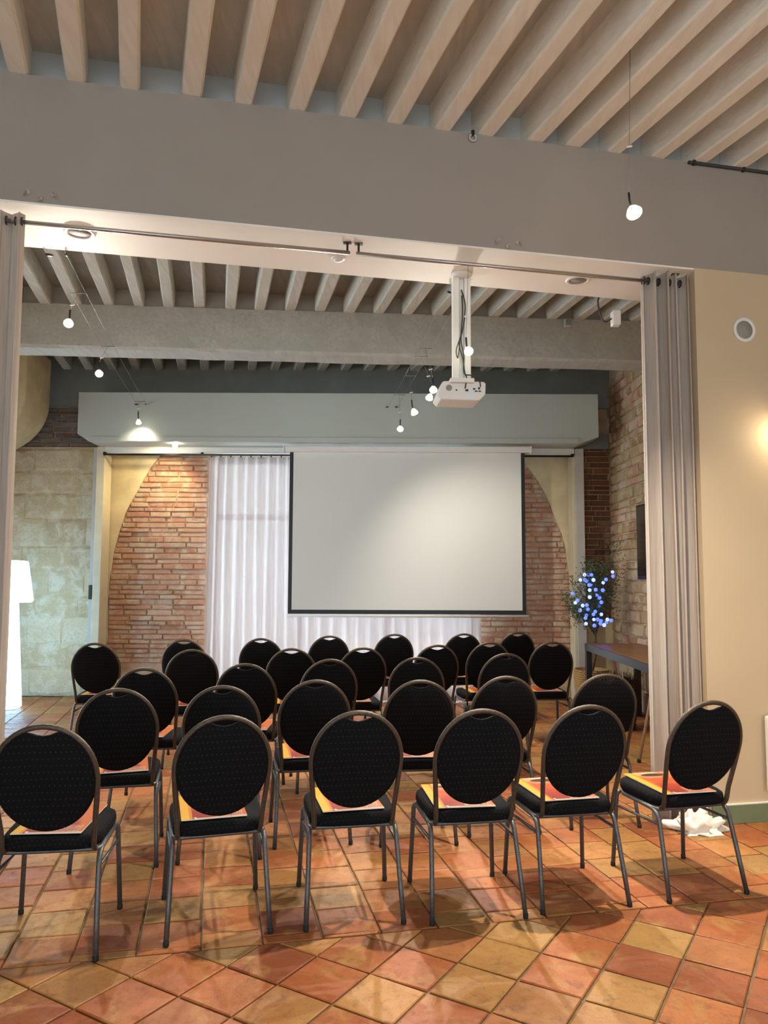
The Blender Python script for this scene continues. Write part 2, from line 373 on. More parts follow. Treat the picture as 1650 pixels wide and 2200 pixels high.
def clip(poly, keep):                                  # clip a polygon against keep(x,y) >= 0 (linear)
    out = []
    for i in range(len(poly)):
        a, b = poly[i], poly[(i + 1) % len(poly)]; ka, kb = keep(*a), keep(*b)
        if ka >= 0: out.append(a)
        if (ka >= 0) != (kb >= 0):
            t = ka / (ka - kb); out.append((lerp(a[0], b[0], t), lerp(a[1], b[1], t)))
    return out
tile_variants = []
for k in range(6):
    vs, fs = tile_mesh(k); b = MB(); b.add(vs, fs); tile_variants.append(b.mesh('tile', 'tile'))
cands = []                                             # (distance, loc, rot, poly or None)
P = 0.2565; A1 = R(58.6)
e1 = Vector((math.cos(A1), math.sin(A1))); e2 = Vector((-math.sin(A1), math.cos(A1)))
O1 = Vector((0.304, 3.237))
def square(c, ang, p=P, gap=.007):
    h = p / 2 - gap / 2; ca, sa = math.cos(ang), math.sin(ang)
    return [(c.x + x * ca - y * sa, c.y + x * sa + y * ca) for x, y in ((-h, -h), (h, -h), (h, h), (-h, h))]
for i in range(-16, 17):
    for j in range(-16, 17):
        c = O1 + e1 * ((i + .5) * P) + e2 * ((j + .5) * P)
        if not (2.0 < c.y < 5.2 and -2.6 < c.x < 3.2): continue
        q = square(c, A1); ks = [bound(x) - .006 - y for x, y in q]
        if max(ks) <= 0.01: continue
        if min(ks) >= 0: cands.append((c.length, c, A1 + random.choice((0, 1, 2, 3)) * PI / 2, None))
        else:
            pl = clip(q, lambda x, y: bound(x) - .006 - y)
            if len(pl) >= 3: cands.append((c.length, c, 0, pl))
AC = R(12.6); u1 = Vector((math.cos(AC), math.sin(AC))); u2 = Vector((-math.sin(AC), math.cos(AC)))
O2 = Vector((-0.003, 3.497))
rc = random.Random(3)
for i in range(-24, 20):
    ph = rc.uniform(0, 1)
    for j in range(-2, 32):
        c = O2 + u1 * ((i + .5) * P) + u2 * ((j + ph) * P)
        if not (c.y < 10.0 and -5.2 < c.x < 3.6): continue
        q = square(c, AC); ks = [y - bound(x) - .006 for x, y in q]
        if max(ks) <= 0.01: continue
        if min(ks) >= 0: cands.append((c.length, c, AC + random.choice((0, 1, 2, 3)) * PI / 2, None))
        else:
            pl = clip(q, lambda x, y: y - bound(x) - .006)
            if len(pl) >= 3: cands.append((c.length, c, 0, pl))
def in_view(c):
    return c.y > 2.42 and abs(c.x) < 0.52 * c.y + 0.25
cands = sorted([c for c in cands if in_view(c[1])], key=lambda c: c[0]) + [c for c in cands if not in_view(c[1])]
rest = MB()
for k, (d, c, a, pl) in enumerate(cands):
    if k < 300:
        if pl is None:
            o = link('tile', random.choice(tile_variants), floor, (c.x, c.y, random.uniform(-.0015, .001))); o.rotation_euler = (0, 0, a)
        else:
            vs, fs = tile_mesh(k, [(x - c.x, y - c.y) for x, y in pl]); MB().add(vs, fs).build('tile', 'tile', floor, loc=(c.x, c.y, 0))
    else:
        if pl is None: pl = square(c, a)
        vs, fs = tile_mesh(k, pl); rest.add(vs, fs)
o = rest.build('tile_field', 'tile', floor); o['kind'] = 'stuff'

# ------------------------------------------------------------------ dividing wall with the wide opening
SL, SR, TH = -2.68, 2.108, 0.61
def wslab(s0, s1, o0, o1, z0, z1):
    return MB().hexa([W(s0, o0, z0), W(s1, o0, z0), W(s1, o1, z0), W(s0, o1, z0)], [W(s0, o0, z1), W(s1, o0, z1), W(s1, o1, z1), W(s0, o1, z1)])
wd = struct(wslab(SR, 4.9, 0, TH, 0, ZO + .012).build('wall_divider', 'beige'))
wslab(-5.7, SL, 0, TH, 0, ZO + .012).build('pier', 'beige', wd)
lint = wslab(-5.7, 4.9, 0, TH, ZO + .012, ZJ).build('lintel', 'lintel', wd)
lint['label'] = 'deep taupe painted lintel over the wide opening'
wslab(SL, SR, .004, TH - .002, ZO, ZO + .012).build('soffit', 'soffit', wd)
wslab(-5.7, 4.9, .10, TH, ZJ, 4.75).build('infill_wall', 'infill', wd)
bb = struct(wslab(SR + .005, 4.88, -.016, 0, 0, .115).build('baseboard_divider', 'green', bevel=.003))
wslab(SR + .005, 4.88, -.012, 0, .115, .122).build('cap_strip', 'soffit', bb)
# front room shell
fl = struct(MB().bbox((-4.8, -4.6, 0), (-4.6, 3.7, 4.7)).build('wall_left', 'beige'))
fr = struct(MB().bbox((4.5, -4.6, 0), (4.7, 5.6, 4.7)).build('wall_right', 'beige'))
bk = struct(MB().bbox((-4.8, -4.6, 0), (4.7, -4.4, .25)).build('wall_back', 'beige'))
BW = [(-4.1, -1.6), (-1.25, 1.25), (1.6, 4.1)]                # three unseen windows, added behind the camera to bring in daylight
MB().bbox((-4.8, -4.6, 3.45), (4.7, -4.4, 4.7)).build('wall_section', 'beige', bk)
for a, b in ((-4.8, -4.1), (-1.6, -1.25), (1.25, 1.6), (4.1, 4.7)): MB().bbox((a, -4.6, .25), (b, -4.4, 3.45)).build('wall_section', 'beige', bk)
ceil = struct(MB().hexa([(-4.8, -4.6, ZC), (4.7, -4.6, ZC), W(4.9, .3, ZC), W(-4.9, .3, ZC)], [(-4.8, -4.6, ZC + .1), (4.7, -4.6, ZC + .1), W(4.9, .3, ZC + .1), W(-4.9, .3, ZC + .1)]).build('ceiling', 'boards'))
def joist(name, a, b, wdt, hgt, mat, parent, seed, lower=0.0):
    rn = random.Random(seed); a = Vector(a); b = Vector(b); L = (b - a).length; n = max(6, int(L / .22)); d = (b - a).normalized(); sd = Vector((d.y, -d.x, 0))
    o = Vector((rn.uniform(-50, 50), 0, 0)); m = MB(); vs = []
    c = .012
    sec = [(-.5, hgt), (-.5, c), (-.5 + c / wdt, 0), (.5 - c / wdt, 0), (.5, c), (.5, hgt)]
    for i in range(n + 1):
        t = i / n; p = a.lerp(b, t)
        bow = .014 * noise.noise(o + Vector((0, t * L * .5, 0))); ws = wdt * (1 + .13 * noise.noise(o + Vector((9, t * L * .8, 0)))); dz = .010 * noise.noise(o + Vector((0, t * L * .9, 5)))
        for k, (x, z) in enumerate(sec):
            j = .004 * noise.noise(Vector((k * 7.3, t * L * 3, o.x)))
            vs.append(p + sd * (x * ws + bow + j) + Vector((0, 0, z + (dz + j if z < hgt else 0))))
    fs = []
    for i in range(n):
        for k in range(5): fs.append((i * 6 + k, i * 6 + k + 1, i * 6 + 6 + k + 1, i * 6 + 6 + k))
        fs.append((i * 6 + 5, i * 6, i * 6 + 6, i * 6 + 11))
    fs += [tuple(range(6)), tuple(n * 6 + k for k in range(5, -1, -1))]
    m.add(vs, fs); return m.build(name, mat, parent)
JD = R(17.8); jd = Vector((-math.sin(JD), math.cos(JD), 0))
left_edges = [-1.857, -1.565, -1.23, -.93, -.612, -.308, -.01, .296, .583, .922, 1.186, 1.483, 1.798]
cents = [e + .056 for e in left_edges]
cents = [cents[0] - .31 * k for k in range(9, 0, -1)] + cents + [cents[-1] + .30 * k for k in range(1, 9)]
for k, s in enumerate(cents):
    e = W(s, .102, ZJ); L = (e.y + 4.3) / jd.y
    a = e - jd * L
    if a.x > 4.4: 
        L = (4.4 - e.x) / -jd.x; a = e - jd * L
    if e.x < -4.5: continue
    if L > .5: joist('joist', a, e, .108, ZC - ZJ + .002, 'joist', ceil, 100 + k)
# ------------------------------------------------------------------ far room shell
wf = struct(MB().bbox((-5.6, YF + .03, 0), (-2.30, YF + .35, 4.6)).build('wall_far', 'mortar'))
MB().bbox((1.24, YF + .03, 0), (3.3, YF + .35, 4.6)).build('wall_section', 'mortar', wf)
MB().bbox((-2.30, YF + .03, 3.12), (1.24, YF + .35, 4.6)).build('wall_section', 'mortar', wf)
rw = struct(MB().bbox((2.97, 5.78, 0), (3.25, YF + .03, 4.6)).build('wall_right_far', 'mortar'))
WY0, WY1 = 5.3, 8.7
lw = struct(MB().bbox((-5.6, 3.4, 0), (-5.3, WY0, 4.6)).build('wall_left_far', 'dullwall'))
MB().bbox((-5.6, WY1, 0), (-5.3, YF + .03, 4.6)).build('wall_section', 'dullwall', lw)
MB().bbox((-5.6, WY0, 3.3), (-5.3, WY1, 4.6)).build('wall_section', 'dullwall', lw)
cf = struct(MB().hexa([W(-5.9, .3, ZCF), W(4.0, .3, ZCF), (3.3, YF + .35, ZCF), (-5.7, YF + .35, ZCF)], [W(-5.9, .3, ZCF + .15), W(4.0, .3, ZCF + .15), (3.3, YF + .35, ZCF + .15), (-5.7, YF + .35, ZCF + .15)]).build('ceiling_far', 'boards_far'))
# big hewn beam across the far room
B0 = Vector((-3.557, 7.467, 0)); B1 = Vector((2.705, 7.953, 0)); bd = (B1 - B0).normalized(); bn = Vector((-bd.y, bd.x, 0))
def beam2():
    a = B0 + bd * ((-5.3 - B0.x) / bd.x); b = B0 + bd * ((2.97 - B0.x) / bd.x); L = (b - a).length; n = 70; vs = []; fs = []
    z0, z1, th = 3.80, ZJF, .33
    sec = [(0, z1), (0, lerp(z0, z1, .66)), (0, lerp(z0, z1, .33)), (0, z0 + .03), (.022, z0), (th * .5, z0), (th - .02, z0), (th, z0 + .03), (th, z1)]
    m_ = len(sec)
    for i in range(n + 1):
        p = a + bd * (L * i / n)
        for k, (o, z) in enumerate(sec):
            q = .012 * noise.noise(Vector((i * .35, k * 1.7, 2.0))) + .006 * noise.noise(Vector((i * 1.3, k * 3.1, 8.0)))
            vs.append(p + bn * (o + q) + Vector((0, 0, z + (q * .8 if 0 < k < m_ - 1 else 0))))
    for i in range(n):
        for k in range(m_ - 1): fs.append((i * m_ + k, i * m_ + k + 1, (i + 1) * m_ + k + 1, (i + 1) * m_ + k))
        fs.append((i * m_ + m_ - 1, i * m_, (i + 1) * m_, (i + 1) * m_ + m_ - 1))
    fs += [tuple(range(m_)), tuple(n * m_ + k for k in range(m_ - 1, -1, -1))]
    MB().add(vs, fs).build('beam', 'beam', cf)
    return a, b
bA, bB = beam2()
MB().hexa([bA + bn * .04 + Vector((0, 0, ZJF)), bB + bn * .04 + Vector((0, 0, ZJF)), bB + bn * .28 + Vector((0, 0, ZJF)), bA + bn * .28 + Vector((0, 0, ZJF))],
          [bA + bn * .04 + Vector((0, 0, ZCF)), bB + bn * .04 + Vector((0, 0, ZCF)), bB + bn * .28 + Vector((0, 0, ZCF)), bA + bn * .28 + Vector((0, 0, ZCF))]).build('infill_wall', 'infill', cf)
JF = R(12.5); jf = Vector((-math.sin(JF), math.cos(JF), 0))
for k in range(31):
    x = -5.2 + .302 * k + .02 * noise.noise(Vector((k * 3.3, 0, 0)))
    q = B0 + bd * ((x - B0.x) / bd.x)                  # where it meets the beam
    if q.x > 2.9: break
    e = q + bn * .045
    # towards the dividing wall
    den = jf.x * -SA + jf.y * CA; L = ((e - Vector((0, 4.52, 0))).dot(Vector((-SA, CA, 0))) - (TH)) / den
    a = e - jf * L
    if a.x > 2.95: a = e + jf * ((2.95 - e.x) / jf.x)
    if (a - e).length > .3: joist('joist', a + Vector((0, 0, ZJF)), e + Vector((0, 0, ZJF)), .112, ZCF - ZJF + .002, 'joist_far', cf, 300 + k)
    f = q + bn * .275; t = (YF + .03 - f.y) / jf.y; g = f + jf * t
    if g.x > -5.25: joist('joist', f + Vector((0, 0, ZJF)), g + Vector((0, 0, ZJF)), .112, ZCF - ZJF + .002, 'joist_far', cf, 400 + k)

# ------------------------------------------------------------------ bricks, stones and plaster of the far wall
def rough_block(seed, sub=2):
    rn = random.Random(seed); vs = []; fs = []
    # unit block -0.5..0.5, rounded worn front (towards -y)
    n = 4; m_ = 3
    ring = []
    for (fx, fz) in [(-.5, -.5), (0, -.5), (.5, -.5), (.5, .5), (0, .5), (-.5, .5)]: ring.append((fx, fz))
    back = [(x, .5, z) for x, z in ring]
    mid = [(x * rn.uniform(.96, 1.0), -.25, z * rn.uniform(.88, 1.0)) for x, z in ring]
    frt = [(x * rn.uniform(.86, .96), -.5 + rn.uniform(0, .12), z * rn.uniform(.6, .82)) for x, z in ring]
    vs = back + mid + frt
    for a in (0, 6):
        for i in range(6): fs.append((a + i, a + (i + 1) % 6, a + 6 + (i + 1) % 6, a + 6 + i))
    fs += [(12, 13, 16, 17), (13, 14, 15, 16)]
    return vs, fs
blockv = {}
for mt in ('brick', 'brickdark', 'brickgrey', 'rubble', 'ashlar'):
    blockv[mt] = []
    for k in range(6):
        vs, fs = rough_block(k); b = MB(); b.add(vs, fs); me = b.mesh('brick' if mt != 'ashlar' else 'ashlar_stone', mt)
        bm = bmesh.new(); bm.from_mesh(me); bmesh.ops.recalc_face_normals(bm, faces=bm.faces[:]); bm.to_mesh(me); bm.free()
        blockv[mt].append(me)
RB = random.Random(11)
def block(name, mt, parent, c, d, rz=0.0, tilt=0.0):
    o = link(name, RB.choice(blockv[mt]), parent, c); o.scale = d; o.rotation_euler = (0, tilt, rz); return o
ACX, ACZ, ARR = (731 - 825) / FPX * YF, 1.28, 2.99
def arch_x(z): return math.sqrt(max(0, ARR * ARR - (max(z, ACZ) - ACZ) ** 2))
def course_run(x0f, x1f, z0, z1, ch, bl, mt, parent, stuff=None):
    z = z0
    while z < z1 - .02:
        h = ch * RB.uniform(.82, 1.18); x0 = x0f(z + h / 2); x1 = x1f(z + h / 2); x = x0 - RB.uniform(0, .6) * bl
        while x < x1 - .02:
            l = bl * RB.uniform(.6, 1.25); a = max(x, x0); b = min(x + l, x1)
            if b - a > .035:
                dpt = RB.uniform(.035, .06)
                c = ((a + b) / 2, YF + .045 - dpt / 2 + RB.uniform(-.006, .012), z + h / 2); d = (b - a - .010, dpt, h - .009)
                block('brick', mt, parent, c, d, 0, RB.uniform(-.008, .008))
            x += l
        z += h
course_run(lambda z: max(-3.58, ACX - arch_x(z)), lambda z: -2.31, .42, 3.14, .066, .36, 'brick', wf)
course_run(lambda z: 1.25 if z < 1.12 else 1.74, lambda z: min(2.50, ACX + arch_x(z)), .50, 3.14, .066, .34, 'brick', wf)
course_run(lambda z: -4.95, lambda z: -3.72, 3.22, 3.76, .068, .34, 'brickgrey', wf)
course_run(lambda z: 2.52, lambda z: 2.96, 1.0, 3.22, .070, .30, 'brickdark', wf)
# lower, hidden courses and what lies behind the screen stay mortar
MB().bbox((-5.28, YF + .004, 0), (-3.70, YF + .04, 3.22)).build('plaster_bed', 'ashlar', wf)
z = 0.0
for h in (.34, .30, .36, .28, .34, .30, .36, .32, .30, .30):
    x = -4.98 - RB.uniform(0, .3)
    while x < -3.70:
        l = RB.uniform(.42, .75); a = max(x, -4.98); b = min(x + l, -3.70)
        if b - a > .08: block('ashlar_stone', 'ashlar', wf, ((a + b) / 2, YF + .012 + RB.uniform(-.004, .004), z + h / 2), (b - a - .002, .042, h - .002))
        x += l
    z += h
def spandrel(side):
    pts = []; rn = random.Random(5 + side)
    zs = [i * 3.14 / 46 for i in range(47)]
    edge = ACX - side * 0
    inner = []
    for z in zs:
        x = (ACX - arch_x(z)) if side < 0 else (ACX + arch_x(z))
        x += .022 * noise.noise(Vector((z * 3.2, side * 4.0, 1.0)))
        inner.append(Vector((x, YF - .012, z)))
    ox = -3.60 if side < 0 else 2.50
    inner = [p for p in inner if (p.x > ox + .01 if side < 0 else p.x < ox - .01)]
    poly = [Vector((ox, YF - .012, inner[0].z))] + inner + [Vector((ox, YF - .012, 3.14))]
    m = MB(); n = len(inner)
    vs = []; 
    for p in inner: vs += [Vector((ox, p.y, p.z)), p, Vector((ox, p.y + .05, p.z)), p + Vector((0, .05, 0))]
    fs = []
    for i in range(n - 1):
        a = 4 * i; b = a + 4
        fs += [(a, a + 1, b + 1, b), (a + 1, a + 3, b + 3, b + 1), (a, b, b + 2, a + 2)]
    m.add(vs, fs); return m.build('plaster_spandrel', 'ochre', wf)
spandrel(-1); spandrel(1)
MB().bbox((-5.25, YF - .02, 3.76), (2.97, YF + .04, 4.43)).build('plaster_band', 'greyplaster', wf)
MB().bbox((2.50, YF - .005, 3.22), (2.97, YF + .04, 3.42)).build('plaster_patch', 'greyplaster', wf)
MB().bbox((2.53, YF - .006, .0), (2.97, YF + .04, 1.0)).build('plaster_patch', 'ochre', wf)
# rubble of the right-hand wall, the stretch seen past the curtain
z = .0; n_r = 0
while z < 4.1:
    h = RB.uniform(.07, .16) if z > .5 else .25; y = 8.0 - RB.uniform(0, .2)
    while y < YF - .02:
        l = RB.uniform(.16, .36); a = max(y, 8.0); b = min(y + l, YF - .01)
        if b - a > .05 and n_r < 300:
            d = RB.uniform(.05, .08)
            o = block('rubble_stone', 'rubble' if RB.random() < .82 else 'brick', rw, (2.975 - d / 2 + .03, (a + b) / 2, z + h / 2), (b - a - .012, d, h - .010), PI / 2 * -1); n_r += 1
        y += l
    z += h
# rounded springing of the old arch at the left
def springer():
    prof = []          # (x, z): soffit curve from the wall up to the vertical face
    for i in range(13):
        t = i / 12 * PI / 2
        prof.append((-5.06 + .82 * math.sin(t), 3.72 - .66 * math.cos(t) - .04))
    prof = [(-5.3, 2.96)] + prof + [(-4.24, 4.27), (-5.3, 4.27)]
    m = MB(); poly = [Vector((x, 8.95, z)) for x, z in prof]; m.prism(poly, (0, .65, 0)); return m
o = struct(springer().build('wall_left_arch', 'ochre', bevel=.015))
o['label'] = 'rounded cream plaster springing of an old arch beside the left wall'
# ------------------------------------------------------------------ boxed bulkhead, fascia and posts on the far wall
bx = [(-3.766, 3.79), (-3.766, 3.275), (-3.62, 3.175), (2.40, 3.175), (2.63, 3.255), (2.63, 3.79)]
bh = struct(MB().prism([Vector((x, 9.32, z)) for x, z in bx], (0, .66, 0)).build('trim_1', 'sage', bevel=.004))
bh['label'] = 'long sage grey boxed bulkhead above the screen'
MB().bbox((-3.60, 9.305, 3.178), (2.38, 9.32, 3.235)).build('lip', 'sage', bh, bevel=.003)
t2 = struct(MB().bbox((-3.56, 9.70, 3.095), (2.42, 9.80, 3.175)).build('trim_2', 'whitepaint', bevel=.003)); t2['label'] = 'white fascia board under the bulkhead'
t3 = struct(MB().bbox((-3.66, 9.70, 0), (-3.56, 9.97, 3.175)).build('trim_3', 'creampost', bevel=.006)); t3['label'] = 'cream post at the left of the bricked arch'
MB().bbox((-3.715, 9.74, 0), (-3.662, 9.97, 3.175)).build('channel', 'greypost', t3, bevel=.004)
MB().bbox((-3.712, 9.715, 1.24), (-3.672, 9.74, 1.42)).build('latch', 'darksteel', t3, bevel=.004)
t4 = struct(MB().bbox((2.43, 9.70, 0), (2.54, 9.97, 3.175)).build('trim_4', 'greypost', bevel=.006)); t4['label'] = 'grey post at the right of the bricked arch'
MB().bbox((2.395, 9.71, 0), (2.43, 9.96, 3.095)).build('edge_strip', 'creampost', t4, bevel=.004)

# ------------------------------------------------------------------ windows
def window(name, org, ux, uy, w_, h_, cols, rows, mat='winframe'):
    # org lower-left corner, ux along, uy depth
    ux = Vector(ux); uy = Vector(uy); up = Vector((0, 0, 1)); org = Vector(org)
    def bar(x0, x1, z0, z1, d=.07):
        p = [org + ux * x0 + up * z0, org + ux * x1 + up * z0, org + ux * x1 + up * z0 + uy * d, org + ux * x0 + up * z0 + uy * d]
        return p, [q + up * (z1 - z0) for q in p]
    m = MB()
    for b in ((0, .08, 0, h_), (w_ - .08, w_, 0, h_), (.08, w_ - .08, 0, .12), (.08, w_ - .08, h_ - .08, h_)): m.hexa(*bar(*b))
    fr_ = struct(m.build(name, mat))
    for c in cols: MB().hexa(*bar(c - .045, c + .045, .12, h_ - .08)).build('mullion', mat, fr_)
    xs = [.08] + [q for c in cols for q in (c - .045, c + .045)] + [w_ - .08]
    zs = [.12] + [q for r in rows for q in (r - .04, r + .04)] + [h_ - .08]
    for i in range(0, len(xs), 2):
        for r in rows: MB().hexa(*bar(xs[i], xs[i + 1], r - .04, r + .04)).build('transom', mat, fr_)
        for j in range(0, len(zs), 2):
            p, q = bar(xs[i], xs[i + 1], zs[j], zs[j + 1], .008); p = [v + uy * .03 for v in p]; q = [v + uy * .03 for v in q]
            MB().hexa(p, q).build('pane', 'glass', fr_)
    return fr_
window('window_1', (-2.30, YF + .20, 0), (1, 0, 0), (0, 1, 0), 3.54, 3.12, [1.18, 2.36], [2.32])
window('added_window_2', (-5.42, WY1, 0), (0, -1, 0), (-1, 0, 0), WY1 - WY0, 3.3, [1.13, 2.27], [2.5])  # unseen window in the left wall, added to let cool daylight in
for a, b in BW: window('added_window_3' if a < -3 else 'added_window_4' if a < 0 else 'added_window_5', (b, -4.5, .25), (-1, 0, 0), (0, -1, 0), b - a, 3.2, [(b - a) / 2], [2.3])  # added windows: daylight for the lintel and ceiling
# sky portals guide the daylight in through the panes
def portal(loc, rot, sx, sy):
    l = bpy.data.lights.new('window_portal', 'AREA'); l.shape = 'RECTANGLE'; l.size = sx; l.size_y = sy
    o = bpy.data.objects.new('window_portal', l); COL.objects.link(o); o.location = loc; o.rotation_euler = rot
    l.cycles.is_portal = True
portal((-.53, YF + .34, 1.56), (-PI / 2, 0, 0), 3.5, 3.1)
portal((-5.58, (WY0 + WY1) / 2, 1.65), (PI / 2, 0, -PI / 2), WY1 - WY0, 3.3)
for a, b in BW: portal(((a + b) / 2, -4.58, 1.85), (PI / 2, 0, 0), b - a, 3.2)

# ================================================================== CHAIRS
def chair_meshes():
    D = {}
    # seat cushion: superellipse rings, slightly narrower at the back
    def ring(sc, z, n=36):
        out = []
        for i in range(n):
            a = 2 * PI * i / n; ca, sa = math.cos(a), math.sin(a); e = .42
            x = .212 * math.copysign(abs(ca) ** e, ca) * sc; y = .218 * math.copysign(abs(sa) ** e, sa) * sc
            x *= 1 - .06 * (.5 - y / .44) ; out.append((x, y + .025, z))
        return out
    prof = [(.86, .412), (.97, .416), (1.0, .432), (1.0, .447), (.985, .462), (.93, .471), (.75, .4765), (.4, .479)]
    m = MB(); n = 36; vs = []; fs = []
    for sc, z in prof: vs += ring(sc, z)
    for k in range(len(prof) - 1):
        for i in range(n): fs.append((k * n + i, k * n + (i + 1) % n, (k + 1) * n + (i + 1) % n, (k + 1) * n + i))
    fs += [tuple(range(n - 1, -1, -1)), tuple((len(prof) - 1) * n + i for i in range(n))]
    m.add(vs, fs); D['seat'] = (m, 'cloth')
    lean = lambda z: -.172 - (z - .45) * .30
    # back frame tube
    top = []
    for i in range(0, 33):
        a = lerp(R(-38), R(218), i / 32); x = .201 * math.cos(a); z = .715 + .213 * math.sin(a); top.append((x, z))
    path = [Vector((.186, .02, .404)), Vector((.186, -.15, .404)), Vector((.188, lean(.44) - .012, .436)), Vector((.186, lean(.50), .50))] + []
    sidez = [(.186, .50), (.1885, .55), (.194, .62)]
    P_ = fillet([(.176, .06, .406), (.178, lean(.43) - .004, .406), (.184, lean(.50), .50)], .045, 4)
    P_ += [Vector((.190, lean(.56), .56)), Vector((.197, lean(.63), .63))]
    for i in range(0, 25):
        a = lerp(R(-6), R(186), i / 24); z = .722 + .2212 * math.sin(a); P_.append(Vector((.203 * math.cos(a), lean(z), z)))
    P_ += [Vector((-.197, lean(.63), .63)), Vector((-.190, lean(.56), .56))]
    Q = fillet([(.176, .06, .406), (.178, lean(.43) - .004, .406), (.184, lean(.50), .50)], .045, 4)
    P_ += [Vector((-p.x, p.y, p.z)) for p in reversed(Q)]
    D['back_frame'] = (MB().tube(P_, .0118, 8), 'frame')
    # back cushion: oval pad with a dip at the top that leaves the hand hole
    nb = 48; out = []
    for i in range(nb):
        a = 2 * PI * i / nb; x = .199 * math.cos(a); z = .715 + (.224 if math.sin(a) > 0 else .220) * math.sin(a)
        if math.sin(a) > 0: z -= .034 * max(0, 1 - (x / .070) ** 2) ** 1.3
        out.append((x, z))
    pr = [(.90, -.020), (.985, -.012), (1.0, 0), (.985, .014), (.90, .026), (.6, .034)]
    vs = []; fs = []
    for sc, dy in pr:
        for x, z in out:
            zz = .715 + (z - .715) * sc; vs.append((x * sc, lean(zz) + dy, zz))
    for k in range(len(pr) - 1):
        for i in range(nb): fs.append((k * nb + i, k * nb + (i + 1) % nb, (k + 1) * nb + (i + 1) % nb, (k + 1) * nb + i))
    c0 = len(vs); vs += [(0, lean(.715) - .022, .715), (0, lean(.715) + .036, .715)]
    for i in range(nb):
        fs.append((c0, (i + 1) % nb, i)); b = (len(pr) - 1) * nb; fs.append((c0 + 1, b + i, b + (i + 1) % nb))
    D['backrest'] = (MB().add(vs, fs), 'cloth')
    rear = lambda s: fillet([(s * .198, .16, .402), (s * .199, -.150, .398), (s * .208, -.205, .20), (s * .218, -.252, .012)], .055, 4)
    front = lambda s: fillet([(s * .185, .205, .404), (s * .203, .214, .385), (s * .218, .240, .012)], .03, 3)
    D['leg_r'] = (MB().tube(rear(1), .0115, 8), 'legs'); D['leg_l'] = (MB().tube(rear(-1), .0115, 8), 'legs')
    D['leg_fr'] = (MB().tube(front(1), .0115, 8), 'legs'); D['leg_fl'] = (MB().tube(front(-1), .0115, 8), 'legs')
    for k, p in (('cap_r', (.2182, -.2525)), ('cap_l', (-.2182, -.2525)), ('cap_fr', (.218, .2405)), ('cap_fl', (-.218, .2405))):
        D[k] = (MB().lathe([(.0118, 0), (.0128, .004), (.0128, .020), (.0118, .022)], 8, None, (p[0], p[1], 0)), 'rubber')
    m = MB(); m.tube(fillet([(0, -.142, .402), (.198, -.142, .402), (.19, .195, .404), (-.19, .195, .404), (-.198, -.142, .402), (-.01, -.142, .402)], .03, 3), .010, 8, True)
    D['seat_frame'] = (m, 'legs')
    for s, k in ((1, 'br_r'), (-1, 'br_l')):
        D[k] = (MB().tube([(s * .200, -.166, .335), (s * .206, .222, .325)], .0075, 6), 'legs')
    return {k: m.mesh(k, mt, True) for k, (m, mt) in D.items()}
CM = chair_meshes()
for me in CM.values():
    bm = bmesh.new(); bm.from_mesh(me); bmesh.ops.recalc_face_normals(bm, faces=bm.faces[:]); bm.to_mesh(me); bm.free()
PARTS = [('seat', 'seat', None), ('backrest', 'backrest', None), ('back_frame', 'back_frame', None), ('seat_frame', 'seat_frame', None),
         ('side_brace', 'br_r', None), ('side_brace', 'br_l', None),
         ('leg', 'leg_r', 'cap_r'), ('leg', 'leg_l', 'cap_l'), ('leg', 'leg_fr', 'cap_fr'), ('leg', 'leg_fl', 'cap_fl')]
def chair(x, y, yaw, label, group):
    t = thing('banquet_chair', label, 'chair', (x, y, 0), yaw, group)
    for nm, k, cap in PARTS:
        o = link(nm, CM[k], t)
        if cap: link('foot_cap', CM[cap], o)
    return t
def brochure_mesh():
    w_, d_, h_ = .285, .40, .0035; m = MB()
    vs = [(-w_ / 2, -d_ / 2, 0), (w_ / 2, -d_ / 2, 0), (w_ / 2, d_ / 2, 0), (-w_ / 2, d_ / 2, 0)]; vs += [(x, y, h_) for x, y, z in vs]
    m.add(vs, [(3, 2, 1, 0), (0, 1, 5, 4), (1, 2, 6, 5), (2, 3, 7, 6), (3, 0, 4, 7)])
    pages = m.mesh('pages', 'paper')
    e = .0006; me = bpy.data.meshes.new('cover'); q = [(x, y, h_) for x, y, z in vs[:4]] + [(x, y, h_ + e) for x, y, z in vs[:4]]
    me.from_pydata(q, [], [(4, 5, 6, 7), (0, 1, 5, 4), (1, 2, 6, 5), (2, 3, 7, 6), (3, 0, 4, 7)]); me.materials.append(M['brochure'])
    uv = me.uv_layers.new(name='UVMap')
    for lp in me.loops:
        v = me.vertices[lp.vertex_index].co; uv.data[lp.index].uv = (v.x / w_ + .5, v.y / d_ + .5)
    me.update(); return pages, me
BP, BC = brochure_mesh()
ROWS = {
 'first row, nearest the camera': [(-1.405, 3.452, 8), (-.769, 3.660, 16.8), (-.163, 3.790, 9.9), (.394, 3.850, 9.8), (.902, 3.971, 11.5), (1.513, 4.105, 14.9)],
 'second row': [(-1.475, 4.435, 13), (-.931, 4.559, 10), (-.448, 4.800, 11), (.187, 4.818, 5), (.693, 5.005, 8.6), (1.347, 5.136, 6.3)],
 'third row': [(-1.575, 5.354, 5), (-.950, 5.618, 2), (-.450, 5.910, 12), (.228, 6.064, 4), (.909, 6.380, 9)],
 'fourth row': [(-2.575, 7.150, 7), (-1.601, 6.594, 10), (-.801, 6.729, 8), (-.235, 6.817, 12), (.400, 7.097, 13), (.926, 7.394, 8), (1.527, 7.466, 5)],
 'back row, nearest the screen': [(-1.880, 7.552, 4), (-1.190, 7.726, 4), (-.600, 8.073, 11), (.060, 8.335, 10), (.775, 8.433, 12), (1.385, 8.662, 11)],
}
ORD = ['leftmost', 'second from left', 'third from left', 'fourth from left', 'fifth from left', 'sixth from left', 'seventh from left']
